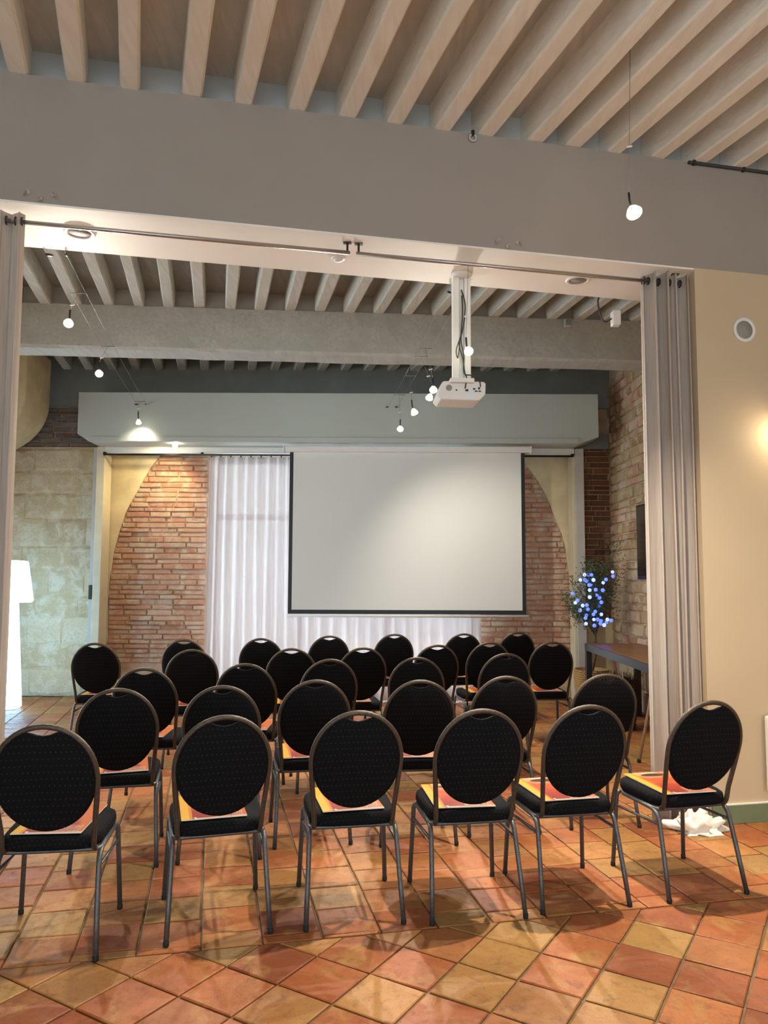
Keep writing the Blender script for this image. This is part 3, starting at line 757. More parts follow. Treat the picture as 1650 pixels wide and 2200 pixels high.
rl = random.Random(21)
HIDDEN = {(1, 1), (1, 4), (1, 5), (2, 2), (2, 3), (2, 4), (4, 0), (4, 1), (4, 2), (4, 5)}      # seats nothing shows of
for ri, (row, lst) in enumerate(ROWS.items()):
    for i, (x, y, yaw) in enumerate(lst):
        last = i == len(lst) - 1
        od = 'rightmost' if last else ORD[i]
        lab = f'black round-backed banquet chair, {od} in the {row}'
        if ri == 3 and i == 0: lab = 'black round-backed banquet chair standing alone on the left beyond the other rows'
        if ri == 3 and i > 0: lab = f'black round-backed banquet chair, {"rightmost" if last else ORD[i - 1]} in the fourth row'
        t = chair(x, y, R(yaw), lab, 'black banquet chairs in rows facing the screen')
        bl = {0: 'front-row', 1: 'second-row', 2: 'third-row', 3: 'fourth-row', 4: 'back-row'}[ri]
        o_ = od if not (ri == 3) else ('rightmost' if last else (ORD[i - 1] if i else 'lone left'))
        yb = R(yaw) + R(rl.uniform(-5, 5)); c = Matrix.Rotation(R(yaw), 2) @ Vector((rl.uniform(-.03, .01), .028 + rl.uniform(-.01, .01)))
        if (ri, i) in HIDDEN: continue
        br = thing('brochure', f'orange and yellow brochure on the seat of the {o_} {bl} chair', 'brochure', (t.location.x + c.x, t.location.y + c.y, .4792), yb, 'brochures on the chair seats')
        link('pages', BP, br); link('cover', BC, br)

# ================================================================== CURTAINS IN THE OPENING
def drape_mesh(fn, s0, s1, n, z0, z1, nz, fold, mat, name, parent, thick=.004):
    # fn(s, o, z) -> point; fold(t, tz) -> offset across
    vs = []; fs = []
    for j in range(nz + 1):
        tz = j / nz; z = lerp(z0, z1, tz)
        for i in range(n + 1):
            t = i / n; ds, do = fold(t, tz); vs.append(fn(lerp(s0, s1, t) + ds, do, z))
    for j in range(nz):
        for i in range(n): fs.append((j * (n + 1) + i, j * (n + 1) + i + 1, (j + 1) * (n + 1) + i + 1, (j + 1) * (n + 1) + i))
    o = MB().add(vs, fs).build(name, mat, parent, True)
    md = o.modifiers.new('thickness', 'SOLIDIFY'); md.thickness = thick; md.offset = 0
    return o
RO, RZ = .10, 3.525          # rail offset and height
rt = thing('curtain_rail', 'long steel curtain rail under the cream soffit', 'curtain rail', W(SL, RO, RZ))
def loc(p, root): return Vector(p) - root.location
MB().tube([loc(W(SL + .005, RO, RZ), rt), loc(W(-.20, RO, RZ), rt)], .0125, 10).build('rod', 'steel', rt, True)
MB().tube([loc(W(-.16, RO, RZ), rt), loc(W(SR - .005, RO, RZ), rt)], .0125, 10).build('rod', 'steel', rt, True)
for s in (-.215, -.145, SR - .08, SL + .08):
    m = MB(); m.tube([loc(W(s, RO, RZ), rt), loc(W(s, RO, ZO - .004), rt)], .007, 8); m.box(loc(W(s, RO, ZO - .003), rt), (.05, .03, .006)); m.build('bracket', 'darksteel', rt)
def side_curtain(name, label, s0, s1, seed, hem, nf, amp, prof=None):
    rn = random.Random(seed); t = thing(name, label, 'curtain', W((s0 + s1) / 2, RO, 0))
    ph = [rn.uniform(-.5, .5) for _ in range(40)]
    def fold(u, tz):
        a = amp * (1 + .25 * math.sin(u * 9 + seed)); x = u * nf
        o = a * math.sin(2 * PI * (x + .06 * ph[int(x) % 40])) + .010 * noise.noise(Vector((u * 14, tz * 2.2, seed)))
        o *= lerp(1.15, .9, tz); ds = .012 * math.sin(4 * PI * x) + (u - .5) * lerp(hem, 0, tz)
        return ds, RO + o
    drape_mesh(lambda s, o, z: loc(W(s, o, z), t), s0, s1, nf * 14, .015, RZ + .045, 24, fold, 'drape', 'cloth', t)
    for k in range(nf * 2 + 1):
        u = (k + .0) / (nf * 2); s = lerp(s0, s1, min(max(u, .02), .98))
        c = loc(W(s, RO, RZ), t); ax = Vector((CA, SA, 0))
        pts = [c + (Vector((0, 0, 1)) * math.cos(q) + Vector((-SA, CA, 0)) * math.sin(q)) * .023 for q in [2 * PI * j / 12 for j in range(12)]]
        MB().tube(pts, .005, 6, True).build('eyelet', 'darksteel', t, True)
    return t
side_curtain('drape_curtain', 'taupe eyelet curtain gathered at the right of the opening', 1.785, 2.10, 4, .0, 4, .080)
side_curtain('drape_curtain', 'taupe eyelet curtain gathered at the left of the opening', -2.62, -2.055, 9, .02, 6, .045)
# crumpled white cloth on the floor by the right curtain
def crumple(c, rx, ry, h, seed):
    vs = []; fs = []; n, k = 40, 14
    for j in range(k + 1):
        for i in range(n):
            a = 2 * PI * i / n; ph = j / k * PI / 2; d = Vector((math.cos(a) * math.sin(ph), math.sin(a) * math.sin(ph), math.cos(ph)))
            f = .72 + .75 * noise.noise(d * 2.3 + Vector((seed, 0, 0))) + .35 * abs(noise.noise(d * 5.5 + Vector((0, seed, 0))))
            f = max(.35, f); p = Vector((d.x * rx * f, d.y * ry * f, max(.001, d.z * h * f) if j < k else .001)); vs.append(p)
    for j in range(k):
        for i in range(n): fs.append((j * n + i, j * n + (i + 1) % n, (j + 1) * n + (i + 1) % n, (j + 1) * n + i))
    return MB().add(vs, fs)
tag(crumple(None, .18, .10, .13, 3.7).build('crumpled_cloth', 'linen', None, True, loc=W(1.93, -.10, 0)), 'crumpled white cloth lying on the tiles at the foot of the right curtain', 'cloth')

# ------------------------------------------------------------------ voile curtains on the far window
vr = thing('voile_rail', 'black curtain rail below the white fascia', 'curtain rail', (-3.56, 9.66, 3.07))
MB().tube([(0, 0, 0), (5.96, 0, 0)], .012, 8).build('rod', 'black', vr, True)
for x in (.01, 1.25, 3.0, 4.6, 5.95): MB().box((x, .02, .015), (.03, .05, .035)).build('bracket', 'black', vr)
def voile(x0, x1, seed, label, nf):
    t = thing('voile_curtain', label, 'curtain', ((x0 + x1) / 2, 9.66, 0), 0, 'sheer curtains behind the screen')
    def fold(u, tz):
        o = .030 * math.sin(2 * PI * u * nf + .8 * noise.noise(Vector((u * 5, tz * .8, seed)))) + .016 * noise.noise(Vector((u * 22, tz * 1.2, seed)))
        return .02 * noise.noise(Vector((u * 9, tz, seed + 3))) + (u - .5) * .05 * (1 - tz), o
    drape_mesh(lambda s, o, z: Vector((s - (x0 + x1) / 2, o, z)), x0, x1, nf * 12, .015, 3.045, 18, fold, 'sheer', 'cloth', t, .001)
    for k in range(nf + 1):
        x = lerp(x0, x1, k / nf) - (x0 + x1) / 2; x = max(min(x, (x1 - x0) / 2 - .01), -(x1 - x0) / 2 + .01)
        MB().tube([(x, 0, 3.04), (x, 0, 3.068)], .008, 6).build('hook', 'black', t)
voile(-2.20, -1.05, 2.0, 'sheer white voile panel hanging left of the projection screen', 9)
voile(-1.02, 1.20, 5.0, 'sheer white voile panel hanging behind and below the projection screen', 15)

# ================================================================== SCREEN AND PROJECTOR
ps = thing('projection_screen', 'large white pull-down projection screen with black border', 'screen', (.285, 9.42, 0))
MB().box((0, 0, 3.108), (3.04, .09, .075)).build('case', 'whiteplastic', ps, bevel=.012)
for s in (-1, 1): MB().box((s * 1.525, 0, 3.108), (.02, .10, .085)).build('end_cap', 'whiteplastic', ps, bevel=.006)
Hs = (1.085, 3.075); hw = 1.452
MB().box((0, .012, (Hs[0] + Hs[1]) / 2), (2 * hw - .09, .003, Hs[1] - Hs[0])).build('screen_fabric', 'fabric_scr', ps)
for s in (-1, 1): MB().box((s * (hw - .0225), .012, (Hs[0] + Hs[1]) / 2), (.045, .0034, Hs[1] - Hs[0])).build('border', 'black', ps)
MB().box((0, .012, Hs[0] + .025), (2 * hw - .09, .0040, .050)).build('border', 'black', ps)
MB().tube([(-hw - .01, .012, Hs[0] - .022), (hw + .03, .012, Hs[0] - .022)], .017, 10).build('bottom_bar', 'whiteplastic', ps, True)
pj_top = W(.62, .42, ZO)
pj = thing('projector', 'white ceiling projector hanging from a pale channel pole', 'projector', (pj_top.x, pj_top.y, 0), R(4))
MB().lathe([(.0, ZO), (.07, ZO), (.072, ZO - .012), (.05, ZO - .03), (0, ZO - .03)], 20).build('ceiling_flange', 'whiteplastic', pj, True)
PZ = 2.87
m = MB(); m.box((-.040, 0, (ZO + PZ) / 2 - .02), (.045, .05, ZO - PZ - .02)); m.build('pole', 'soffit', pj, bevel=.006)
MB().box((.040, .005, (ZO + PZ) / 2 - .02), (.045, .04, ZO - PZ - .02)).build('pole', 'soffit', pj, bevel=.006)
MB().box((0, .022, (ZO + PZ) / 2 - .02), (.05, .012, ZO - PZ - .02)).build('pole_web', 'soffit', pj)
MB().box((0, .03, PZ - .02), (.16, .14, .03)).build('mount_plate', 'whiteplastic', pj, bevel=.004)
body = [Vector((-.165, 0, 2.752)), Vector((-.140, 0, 2.725)), Vector((.120, 0, 2.722)), Vector((.162, 0, 2.765)), Vector((.165, 0, 2.842)), Vector((.150, 0, 2.852)), Vector((-.115, 0, 2.852)), Vector((-.130, 0, 2.845))]
bd_ = MB().prism(body, (0, .24, 0)).build('body', 'whiteplastic', pj, bevel=.008)
MB().lathe([(0, 0), (.021, 0), (.021, .002), (0, .003)], 18, (0, -1, 0), (-.085, -.0005, 2.805)).build('vent', 'greymesh', bd_)
MB().lathe([(.0, 0), (.006, 0), (.006, .004), (0, .005)], 10, (0, -1, 0), (.062, -.0005, 2.752)).build('power_light', 'led', bd_)
for k, (x, z, w_, h_) in enumerate(((.085, 2.80, .014, .010), (.098, 2.785, .018, .007), (.122, 2.785, .016, .007), (.118, 2.805, .014, .012), (-.035, 2.79, .010, .008), (.035, 2.79, .02, .012))):
    MB().box((x, -.002, z), (w_, .006, h_)).build('port', 'black', bd_)
MB().lathe([(0, 0), (.034, 0), (.036, .02), (.03, .03), (0, .03)], 18, (0, 1, 0), (.05, .24, 2.79)).build('lens', 'blackgloss', bd_)
def cable(name, pts, r, parent, mat='cable'):
    P0 = [Vector(p) for p in pts]; out = []
    for i in range(len(P0) - 1):
        p0, p1, p2, p3 = P0[max(i - 1, 0)], P0[i], P0[i + 1], P0[min(i + 2, len(P0) - 1)]
        for k in range(6):
            t = k / 6; out.append(.5 * ((2 * p1) + (p2 - p0) * t + (2 * p0 - 5 * p1 + 4 * p2 - p3) * t * t + (3 * p1 - p0 - 3 * p2 + p3) * t ** 3))
    out.append(P0[-1]); return MB().tube(out, r, 6).build(name, mat, parent, True)
cable('cable', [(0, -.002, 3.48), (.022, -.03, 3.36), (.006, -.02, 3.20), (-.02, -.025, 3.10), (.005, -.02, 3.0), (.02, -.02, 2.90), (.03, -.02, 2.87), (.022, -.012, 2.80)], .004, pj)
cable('cable', [(.004, -.004, 3.44), (.004, -.02, 3.3), (-.006, -.02, 3.13), (.012, -.02, 3.02), (.012, -.03, 2.9), (.06, -.03, 2.885), (.11, -.03, 2.86), (.128, -.006, 2.815)], .004, pj)
cable('cable', [(-.02, -.026, 3.12), (-.04, -.028, 3.05), (-.03, -.03, 3.0), (-.02, -.028, 3.06), (-.015, -.026, 3.12)], .003, pj)

# ================================================================== ROUND SPEAKERS AND SMALL CEILING THINGS
def round_speaker(org, axis, r, label, cat='speaker', inner=.72):
    t = thing('round_speaker', label, cat, org)
    MB().lathe([(r * inner, 0), (r, 0), (r, .006), (r * .96, .012), (r * .80, .012), (r * inner, .006)], 32, axis).build('rim', 'whiteplastic', t, True)
    MB().lathe([(0, .003), (r * inner + .002, .003), (r * inner + .002, .0065), (0, .0075)], 32, axis).build('grille', 'greymesh', t, True)
    return t
nrm = Vector((SA, -CA, 0))
p = W(2.47, 0, 3.205); round_speaker(p, nrm, .085, 'round white-rimmed speaker set in the beige wall')
p = W(-1.80, .31, ZO); round_speaker(p, (0, 0, -1), .093, 'round white-rimmed speaker in the soffit, near the left curtain')
p = W(1.435, .335, ZO); round_speaker(p, (0, 0, -1), .083, 'round white-rimmed speaker in the soffit, near the right curtain')
p = W(-.235, .34, ZO); t = thing('smoke_detector', 'small white round detector on the soffit above the rail', 'detector', p)
MB().lathe([(0, 0), (.045, 0), (.045, -.008), (.03, -.012)], 20).build('base', 'whiteplastic', t, True)
MB().lathe([(.03, -.010), (.026, -.022), (0, -.026)], 20).build('dome', 'whitepaint', t, True)
# knob on the lintel top and the dark conduit at the right
p = W(.56, -.012, 4.30); t = thing('pipe_ring', 'small grey ring fixed to the lintel under the joists', 'ring', p)
MB().tube([Vector((CA, SA, 0)) * (.022 * math.cos(q)) + Vector((0, 0, .022 * math.sin(q))) for q in [2 * PI * j / 14 for j in range(14)]], .007, 6, True).build('ring', 'greypost', t, True)
MB().box((0, 0, .03), (.02, .02, .03)).build('fixing', 'darksteel', t)
t = thing('conduit', 'dark cable conduit along the top of the lintel at the right', 'conduit', W(2.08, -.014, 4.325))
MB().tube([(0, 0, 0), loc(W(4.0, -.014, 4.325), t)], .011, 8).build('pipe', 'cable', t, True)
for s in (2.12, 2.5, 3.0): MB().box(loc(W(s, -.014, 4.325), t), (.02, .03, .028)).build('clip', 'darksteel', t)
# small junction box on the far beam, sensor by the right curtain
q = px(1220, 694, 7.83); t = thing('junction_box', 'small grey junction box on the far ceiling beam', 'junction box', (q.x, q.y, q.z))
MB().box((0, .0, 0), (.075, .05, .085)).build('body', 'beam', t, bevel=.006); MB().box((0, -.027, 0), (.05, .006, .055)).build('cover', 'greyplaster', t)
q = W(1.915, TH + .03, 3.46); t = thing('wall_sensor', 'small white box with a looped cable behind the right curtain', 'sensor', q)
MB().box((-.02, .02, 0), (.06, .07, .11)).build('body', 'whiteplastic', t, bevel=.006)
cable('cable', [(-.05, .02, .0), (-.10, .03, -.02), (-.13, .04, .05), (-.14, .05, .14), (-.12, .06, .2)], .006, t)

# ================================================================== CABLE SPOTLIGHTS
def aim_mat(d): return Vector(d).normalized()
def spot(org, direction, label, wire_z, power, color, mat='bulb', size=.030, angle=75, stem=True, blend=.7, wire_xy=None):
    t = thing('cable_spotlight', label, 'spotlight', org, 0, 'small spotlights hung from the cables')
    d = Vector(direction).normalized(); h = wire_z - org[2]
    MB().lathe([(0, .0), (size * .86, .0), (size * .86, .004), (0, .006)], 20, d, d * .0).build('bulb_face', mat, t, True)
    MB().lathe([(size, .004), (size * 1.04, -.002), (size * .75, -.030), (size * .35, -.052), (0, -.054)], 20, d).build('reflector', 'reflector', t, True)
    e = -d * .05; top = Vector((0, 0, h)) if wire_xy is None else Vector((wire_xy[0], wire_xy[1], h))
    MB().tube([e, e - d * .030 + Vector((0, 0, .02)), e - d * .04 + Vector((0, 0, .06))], .0065, 8).build('socket', 'black', t, True)
    b = e - d * .04 + Vector((0, 0, .06))
    MB().tube([b, Vector((b.x * .5 + top.x * .5, b.y * .5 + top.y * .5, (b.z + top.z) / 2)), top], .0016, 5).build('hanger', 'wire', t, True)
    MB().tube([top + Vector((-.06, 0, 0)), top + Vector((.06, 0, 0))], .0035, 6).build('crossbar', 'wire', t, True)
    MB().lathe([(0, -.018), (.006, -.016), (.006, .016), (0, .018)], 8, (CA, SA, .3), tuple(b.lerp(top, .3))).build('connector', 'whiteplastic', t)
    if power:
        p = Vector(org) + d * .02
        light('spot_light', 'SPOT', p, power, color, p + d, spot_size=R(angle), spot_blend=blend, shadow_soft_size=.025)
    return t
# front lamp over the chairs
q = px(1363, 458, 4.06)
spot(q, (.18, -.55, -1), 'lit spotlight hanging before the taupe lintel at the upper right', ZC - .004, 470, WARM, 'bulb', .042, 140)
# the two cable runs through the far room
A0 = W(-2.0, TH + .01, 3.60); A1_ = Vector((-2.98, 9.315, 3.63))
Bq0 = px(1100, 537, 4.55); Bq1 = W(.66, TH + .01, 3.58); B1_ = Vector((.09, 9.315, 3.61))
def run_at(P0, P1, Y):
    t = (Y - P0.y) / (P1.y - P0.y); return P0.lerp(P1, t) - Vector((0, 0, .10 * t * (1 - t)))
def track(name, label, paths, anchors):
    t = thing(name, label, 'cable track', paths[0][0])
    for sgn in (-1, 1):
        for a_, b_ in paths: MB().tube([run_at(a_, b_, lerp(a_.y, b_.y, k / 80)) - t.location + Vector((sgn * .055, 0, 0)) for k in range(81)], .0014, 5).build('wire', 'wire', t, True)
    for a in anchors:
        for sgn in (-1, 1):
            c = Vector(a) - t.location + Vector((sgn * .055, 0, 0))
            MB().lathe([(0, -.035), (.007, -.03), (.009, 0), (.007, .03), (0, .035)], 8, (sgn * .4, -1, -.25), c).build('turnbuckle', 'darksteel', t, True)
    return t
track('cable_track', 'pair of thin lighting cables above the left seats of the far room', [(A0, A1_)], [A0 + Vector((0, .05, -.02)), A1_ + Vector((0, -.04, 0))])
track('cable_track', 'pair of thin lighting cables passing beside the projector', [(Bq1, B1_)], [Bq1 + Vector((0, .05, -.02)), B1_ + Vector((0, -.04, 0))])
def on_run(u, v, P0, P1, Y, direction, label, power, color, mat, size, **k):
    q = px(u, v, Y); r = run_at(P0, P1, min(Y, P1.y - .02))
    return spot(q, direction, label, r.z, power, color, mat, size, wire_xy=(r.x - q.x, 0), **k)
on_run(147, 695, A0, A1_, 5.45, (.2, -.7, -.7), 'bright yellow spotlight near the left curtain, before the far beam', 150, NEUT, 'bulb', .034, angle=150)
on_run(213, 803, A0, A1_, 6.75, (.3, -.7, -.7), 'lit spotlight just below the far beam on the left', 130, NEUT, 'bulbcool', .034, angle=150)
on_run(298, 909, A0, A1_, 9.10, (-.1, .7, -.8), 'spotlight shining down the left end of the sage bulkhead', 7, WARM, 'bulb', .030, angle=110)
spot(px(1007, 755, 4.90), (.1, -.8, -.6), 'lit spotlight in front of the projector pole', ZO - .004, 110, NEUT, 'bulbcool', .030, angle=150)
on_run(931, 838, Bq1, B1_, 6.70, (.0, -.7, -.7), 'upper of the two touching spotlights beside the projector', 160, NEUT, 'bulbcool', .034, angle=150)
on_run(922, 856, Bq1, B1_, 6.95, (-.3, -.4, -.9), 'lower of the two touching spotlights beside the projector', 160, NEUT, 'bulbcool', .034, angle=150)
on_run(891, 888, Bq1, B1_, 7.66, (1.0, 1.5, -2.0), 'second lit spotlight from the far end of the right cable', 110, NEUT, 'bulb', .036, angle=95, blend=.9)
on_run(860, 922, Bq1, B1_, 8.55, (.0, -.7, -.7), 'lit spotlight at the far end of the right cable, over the screen', 160, NEUT, 'bulbcool', .036, angle=150)
q = px(376, 957, 9.42); t = thing('downlight', 'small lit bulb under the sage bulkhead, left of the screen', 'spotlight', q)
MB().lathe([(0, -.034), (.024, -.024), (.034, 0), (.024, .024), (.0, .034)], 16).build('bulb', 'bulb', t, True)
MB().tube([(0, 0, .03), (0, 0, 3.178 - q.z)], .012, 8).build('holder', 'whitepaint', t, True)
light('downlight_beam', 'SPOT', q + Vector((-.06, .06, -.02)), 42, (1.0, .78, .40), (-3.1, 10.0, 2.35), spot_size=R(125), spot_blend=.9, shadow_soft_size=.03)

# anchors of the cables on the face of the lintel
for u0, v0, lab in ((1100, 538, 'grey cable anchors on the lower edge of the lintel, right of the projector'), (48, 420, 'grey cable anchors on the lintel above the left curtain')):
    sw = .79 if u0 > 500 else -1.955; q = W(sw, -.012, ZO + (.03 if u0 > 500 else .035)); t = thing('cable_anchor', lab, 'anchor', q)
    for k in (-1, 0, 1):
        c = Vector((CA, SA, 0)) * (k * .065) + Vector((0, 0, .03 * abs(k)))
        MB().lathe([(0, 0), (.014, 0), (.014, .008), (.006, .012), (.005, .03), (0, .032)], 10, tuple(nrm), tuple(c - nrm * .012)).build('eye_bolt', 'greypost', t, True)
        MB().tube([c + nrm * .015, c + nrm * .02 + Vector((.012 * k, 0, -.016)), c + nrm * .012 + Vector((.018 * k, 0, -.030))], .004, 6).build('hook', 'lintel', t, True)

# wall lamp just outside the right edge
p = W(2.72, -.15, 2.60); t = thing('wall_lamp', 'warm wall lamp at the right edge of the beige wall', 'wall lamp', p)
MB().box(loc(W(2.72, -.012, 2.66), t), (.09, .02, .16), Matrix.Rotation(ANG, 3, 'Z')).build('back_plate', 'soffit', t, bevel=.004)
MB().tube([loc(W(2.72, -.02, 2.66), t), loc(W(2.72, -.14, 2.68), t)], .01, 8).build('arm', 'darksteel', t, True)
MB().lathe([(.03, .07), (.045, .02), (.05, -.04), (.048, -.04), (.043, .02), (.028, .068)], 20).build('shade', 'soffit', t, True)
MB().lathe([(0, -.03), (.018, -.02), (.022, 0), (.015, .02), (0, .03)], 14).build('bulb', 'bulb', t, True)
light('wall_lamp_light', 'POINT', p + Vector((0, 0, -.07)), 4, (1, .78, .50), shadow_soft_size=.04)
# white panel radiator at the right edge
t = thing('radiator', 'white panel radiator just inside the right edge of the picture', 'radiator', W(3.05, -.05, 0))
for k in range(9): MB().box(loc(W(2.535 + k * .11, -.06, .43), t), (.10, .05, .48), Matrix.Rotation(ANG, 3, 'Z')).build('section', 'whitepaint', t, bevel=.015)
MB().tube([loc(W(2.535, -.06, .23), t), loc(W(3.42, -.06, .23), t)], .015, 8).build('pipe', 'whitepaint', t, True)
for s in (2.645, 3.305): MB().box(loc(W(s, -.05, .10), t), (.03, .04, .20)).build('foot', 'whitepaint', t)

# ================================================================== FLOOR LAMP
LX = (37 - 825) / FPX * 9.08
t = thing('floor_lamp', 'tall glowing white floor lamp beyond the left curtain', 'floor lamp', (LX, 9.05, 0))
MB().lathe([(0, .012), (.115, .012), (.135, .03), (.135, .06), (.100, .60), (.060, 1.22), (.055, 1.235), (0, 1.235)], 32).build('stand', 'lampglow', t, True)
MB().lathe([(0, 1.225), (.195, 1.225), (.215, 1.24), (.213, 1.27), (.150, 1.68), (.138, 1.705), (0, 1.715)], 32).build('lamp_shade', 'lampglow', t, True)
MB().lathe([(0, 0), (.11, 0), (.11, .012), (0, .012)], 24).build('base', 'whiteplastic', t)

# ================================================================== RIGHT SIDE OF THE FAR ROOM
TX0, TX1, TY0, TY1, TZ = 2.27, 2.88, 6.58, 8.77, .80
t = thing('console_table', 'long console table with brown wood top and dark steel frame', 'table', ((TX0 + TX1) / 2, (TY0 + TY1) / 2, 0))
cx, cy = (TX0 + TX1) / 2, (TY0 + TY1) / 2
MB().box((0, 0, TZ - .008), (TX1 - TX0 - .04, TY1 - TY0 - .04, .022)).build('table_top', 'wood', t, bevel=.002)
m = MB(); hx, hy = (TX1 - TX0) / 2, (TY1 - TY0) / 2
for a, b in (((-hx, -hy), (-hx + .03, hy)), ((hx - .03, -hy), (hx, hy))): m.bbox((a[0], a[1], TZ - .075), (b[0], b[1], TZ))
for a, b in (((-hx + .03, -hy), (hx - .03, -hy + .03)), ((-hx + .03, hy - .03), (hx - .03, hy))): m.bbox((a[0], a[1], TZ - .075), (b[0], b[1], TZ))
m.build('apron_frame', 'tabmetal', t)
for sx in (-1, 1):
    for sy in (-1, 1):
        x, y = sx * (hx - .032), sy * (hy - .032)
        lg = MB().bbox((x - .032, y - .032, .012), (x + .032, y + .032, TZ - .07)).build('leg', 'tabmetal', t, bevel=.006)
        MB().bbox((x - .04, y - .04, 0), (x + .04, y + .04, .012)).build('foot_pad', 'rubber', lg)
# television on the right wall
t = thing('television', 'flat black television on the right stone wall', 'television', (2.855, 7.93, 1.93))
MB().box((-.02, 0, 0), (.045, 1.25, .82)).build('housing', 'black', t, bevel=.006)
MB().box((-.0435, 0, .01), (.003, 1.21, .76)).build('panel', 'blackgloss', t)
MB().box((.025, 0, 0), (.05, .4, .3)).build('wall_bracket', 'darksteel', t)
# olive tree in a wicker basket
OT = (2.46, 9.22)
t = thing('olive_tree', 'small olive tree in a honey wicker basket behind the table', 'potted tree', (OT[0], OT[1], 0))
def basket(r0, r1, h, rows, n=40):
    vs = []; fs = []; k = rows * 3
    for j in range(k + 1):
        z = h * j / k; r = lerp(r0, r1, j / k) + .006 * math.sin(j / 3 * 2 * PI)
        for i in range(n): vs.append(((r + .006 * math.cos(i * PI + (j // 3) * PI)) * math.cos(2 * PI * i / n), (r + .006 * math.cos(i * PI + (j // 3) * PI)) * math.sin(2 * PI * i / n), z))
    m_ = k + 1
    for j, (dr, z) in enumerate(((-.02, h), (-.03, h - .05), (-.03, .04))):
        for i in range(n): r = lerp(r0, r1, z / h) + dr; vs.append((r * math.cos(2 * PI * i / n), r * math.sin(2 * PI * i / n), z))
    for j in range(k + 3):
        for i in range(n): fs.append((j * n + i, j * n + (i + 1) % n, (j + 1) * n + (i + 1) % n, (j + 1) * n + i))
    fs += [tuple(range(n - 1, -1, -1)), tuple((k + 3) * n + i for i in range(n))]
    return MB().add(vs, fs)
basket(.17, .205, .46, 17).build('basket', 'wicker', t)
MB().lathe([(0, .38), (.17, .38), (.17, .40), (0, .41)], 20).build('soil', 'bark', t)
rn = random.Random(8); branches = []
trunk = [Vector((0, 0, .38)), Vector((.05, -.01, .62)), Vector((.06, .01, .85)), Vector((.04, 0, 1.08))]
MB().tube(trunk, [.016, .014, .012, .010], 8).build('trunk', 'bark', t, True)
tips = [(-.22, -.05, 1.20), (-.14, .05, 1.45), (-.05, -.1, 1.60), (.02, .08, 1.72), (.12, .0, 1.62), (.22, .06, 1.70), (.30, -.02, 1.88), (.26, .08, 1.45), (-.26, .03, 1.30), (.08, -.12, 1.30), (-.02, .0, 1.15), (.24, -.06, 1.20), (-.20, .0, 1.08), (.34, .02, 1.60)]
for a in tips:
    s0 = trunk[rn.choice((2, 3, 3))]; e = Vector(a); mid = s0.lerp(e, .5) + Vector((rn.uniform(-.04, .04), rn.uniform(-.04, .04), .05))
    MB().tube([s0, mid, e], [.007, .005, .0025], 5).build('branch', 'bark', t, True); branches.append((s0, mid, e))
fm = MB()
for s0, mid, e in branches:
    dens = 210 if e.x < .2 else 110
    for _ in range(dens):
        u = rn.uniform(.35, 1.08); p = (s0.lerp(mid, u * 2) if u < .5 else mid.lerp(e, u * 2 - 1)) + Vector((rn.gauss(0, .05), rn.gauss(0, .05), rn.gauss(0, .055)))
        d = Vector((rn.uniform(-1, 1), rn.uniform(-1, 1), rn.uniform(-.3, 1))).normalized(); sd = d.cross(Vector((rn.uniform(-1, 1), rn.uniform(-1, 1), .3))).normalized(); nn = d.cross(sd) * .004
        L = rn.uniform(.035, .06); wv = .006
        fm.add([p, p + d * L * .5 + sd * wv + nn, p + d * L, p + d * L * .5 - sd * wv + nn, p + d * L * .5 - nn], [(0, 1, 4), (1, 2, 4), (2, 3, 4), (3, 0, 4), (0, 3, 2, 1)])
o = fm.build('foliage', 'leaf', t); o['kind'] = 'stuff'
# blue fairy lights
sl = thing('fairy_lights', 'string of blue fairy lights draped over the olive tree', 'string lights', (OT[0], OT[1], 0))
pts = [(1256, 1235), (1265, 1235), (1271, 1235), (1247, 1246), (1257, 1246), (1261, 1249), (1275, 1246), (1266, 1257), (1269, 1256), (1267, 1268), (1280, 1267), (1295, 1268), (1316, 1229), (1317, 1238), (1302, 1245), (1296, 1252), (1230, 1275), (1241, 1290), (1236, 1295), (1282, 1279), (1288, 1284), (1267, 1283), (1292, 1294), (1286, 1302), (1252, 1301), (1261, 1300), (1263, 1309), (1246, 1311), (1279, 1314), (1275, 1320), (1292, 1320), (1260, 1322), (1258, 1328), (1276, 1331), (1284, 1331), (1291, 1334), (1305, 1331), (1313, 1333), (1303, 1337), (1259, 1340), (1277, 1344), (1290, 1340), (1298, 1343)]
sph = MB().lathe([(0, -.023), (.0135, -.019), (.021, -.009), (.0235, 0), (.021, .009), (.0135, .019), (0, .023)], 10)
mA = sph.mesh('bulb', 'led', True); mB_ = sph.mesh('bulb', 'ledwhite', True); wp = []
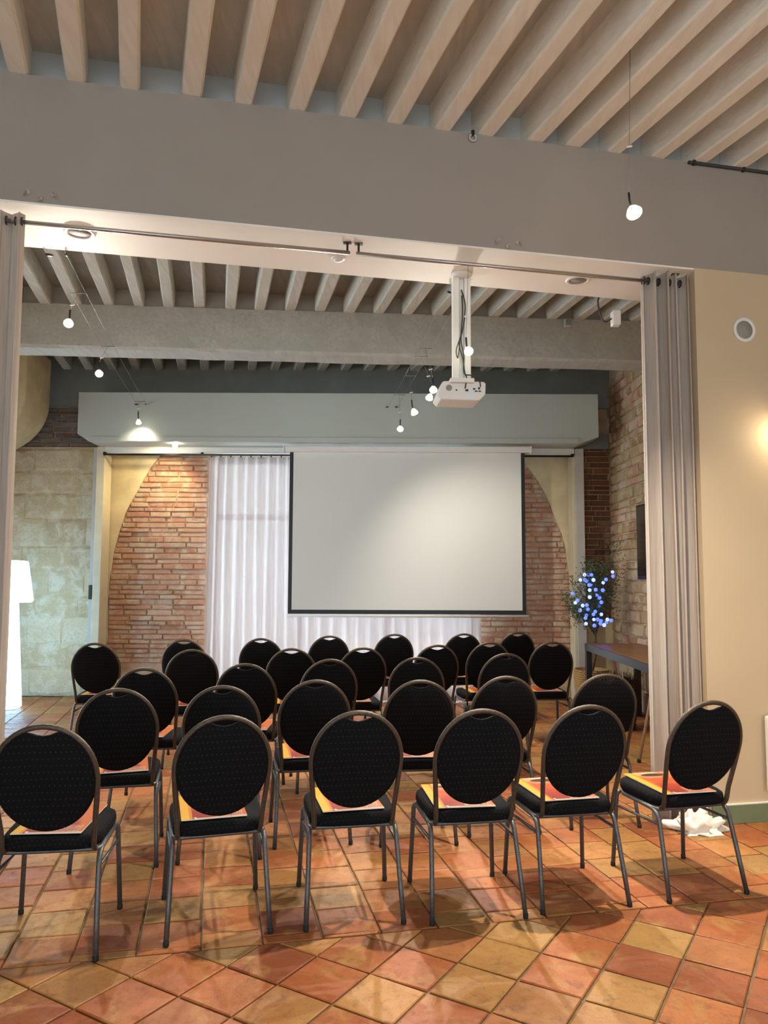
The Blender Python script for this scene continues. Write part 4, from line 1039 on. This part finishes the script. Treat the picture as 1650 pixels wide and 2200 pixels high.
for k, (u, v) in enumerate(pts):
    q = px(u, v, 9.05 + .12 * math.sin(k * 1.7)); q = q - Vector((OT[0], OT[1], 0)); wp.append(q)
    o = link('bulb', mA if k % 3 else mB_, sl, q); o.scale = (.85 + .2 * rn.random(),) * 3
for k in range(0, len(wp) - 1):
    if (wp[k] - wp[k + 1]).length > .6: continue
wm = MB()
for k in range(len(wp) - 1):
    mid = wp[k].lerp(wp[k + 1], .5) + Vector((0, .02, -.012)); wm.tube([wp[k], mid, wp[k + 1]], .0016, 4)
wm.build('wire', 'cable', sl)
# dark shaggy basket under the table
t = thing('reed_basket', 'dark brown basket with a shaggy reed rim under the console table', 'basket', (2.20, 7.55, 0), .3)
t.location = (2.42, 8.05, 0)
basket(.16, .20, .48, 14, 28).build('body', 'reed', t)
m = MB()
for k in range(170):
    a = rn.uniform(0, 2 * PI); r = rn.uniform(.06, .2); p = Vector((r * math.cos(a), r * math.sin(a), .44)); d = Vector((math.cos(a) * rn.uniform(.0, .6), math.sin(a) * rn.uniform(.0, .6), 1)).normalized()
    m.tube([p, p + d * rn.uniform(.05, .14)], [.005, .002], 4)
o = m.build('reeds', 'reed', t); o['kind'] = 'stuff'
# flip chart easel half hidden by the right curtain
t = thing('flipchart_easel', 'flip chart easel with pale board half hidden by the right curtain', 'easel', (2.50, 6.47, 0), R(-18))
for nm, a, b, mt, r in (('leg', (-.375, 0, 0), (-.04, -.06, 1.75), 'alu', .012), ('leg', (.375, 0, 0), (.10, -.06, 1.75), 'alu', .012), ('leg', (0, -.50, 0), (0, -.10, 1.70), 'alu', .012)):
    lg = MB().tube([a, b], r, 8).build(nm, mt, t, True); MB().lathe([(.016, 0), (.018, .012), (.014, .03)], 8, None, (a[0], a[1], 0)).build('foot', 'rubber', lg)
MB().box((.03, -.02, 1.30), (.52, .02, .90), Matrix.Rotation(R(3), 3, 'X')).build('board', 'whitepaint', t, bevel=.004)
MB().box((.03, .01, .84), (.50, .06, .02)).build('tray', 'alu', t)
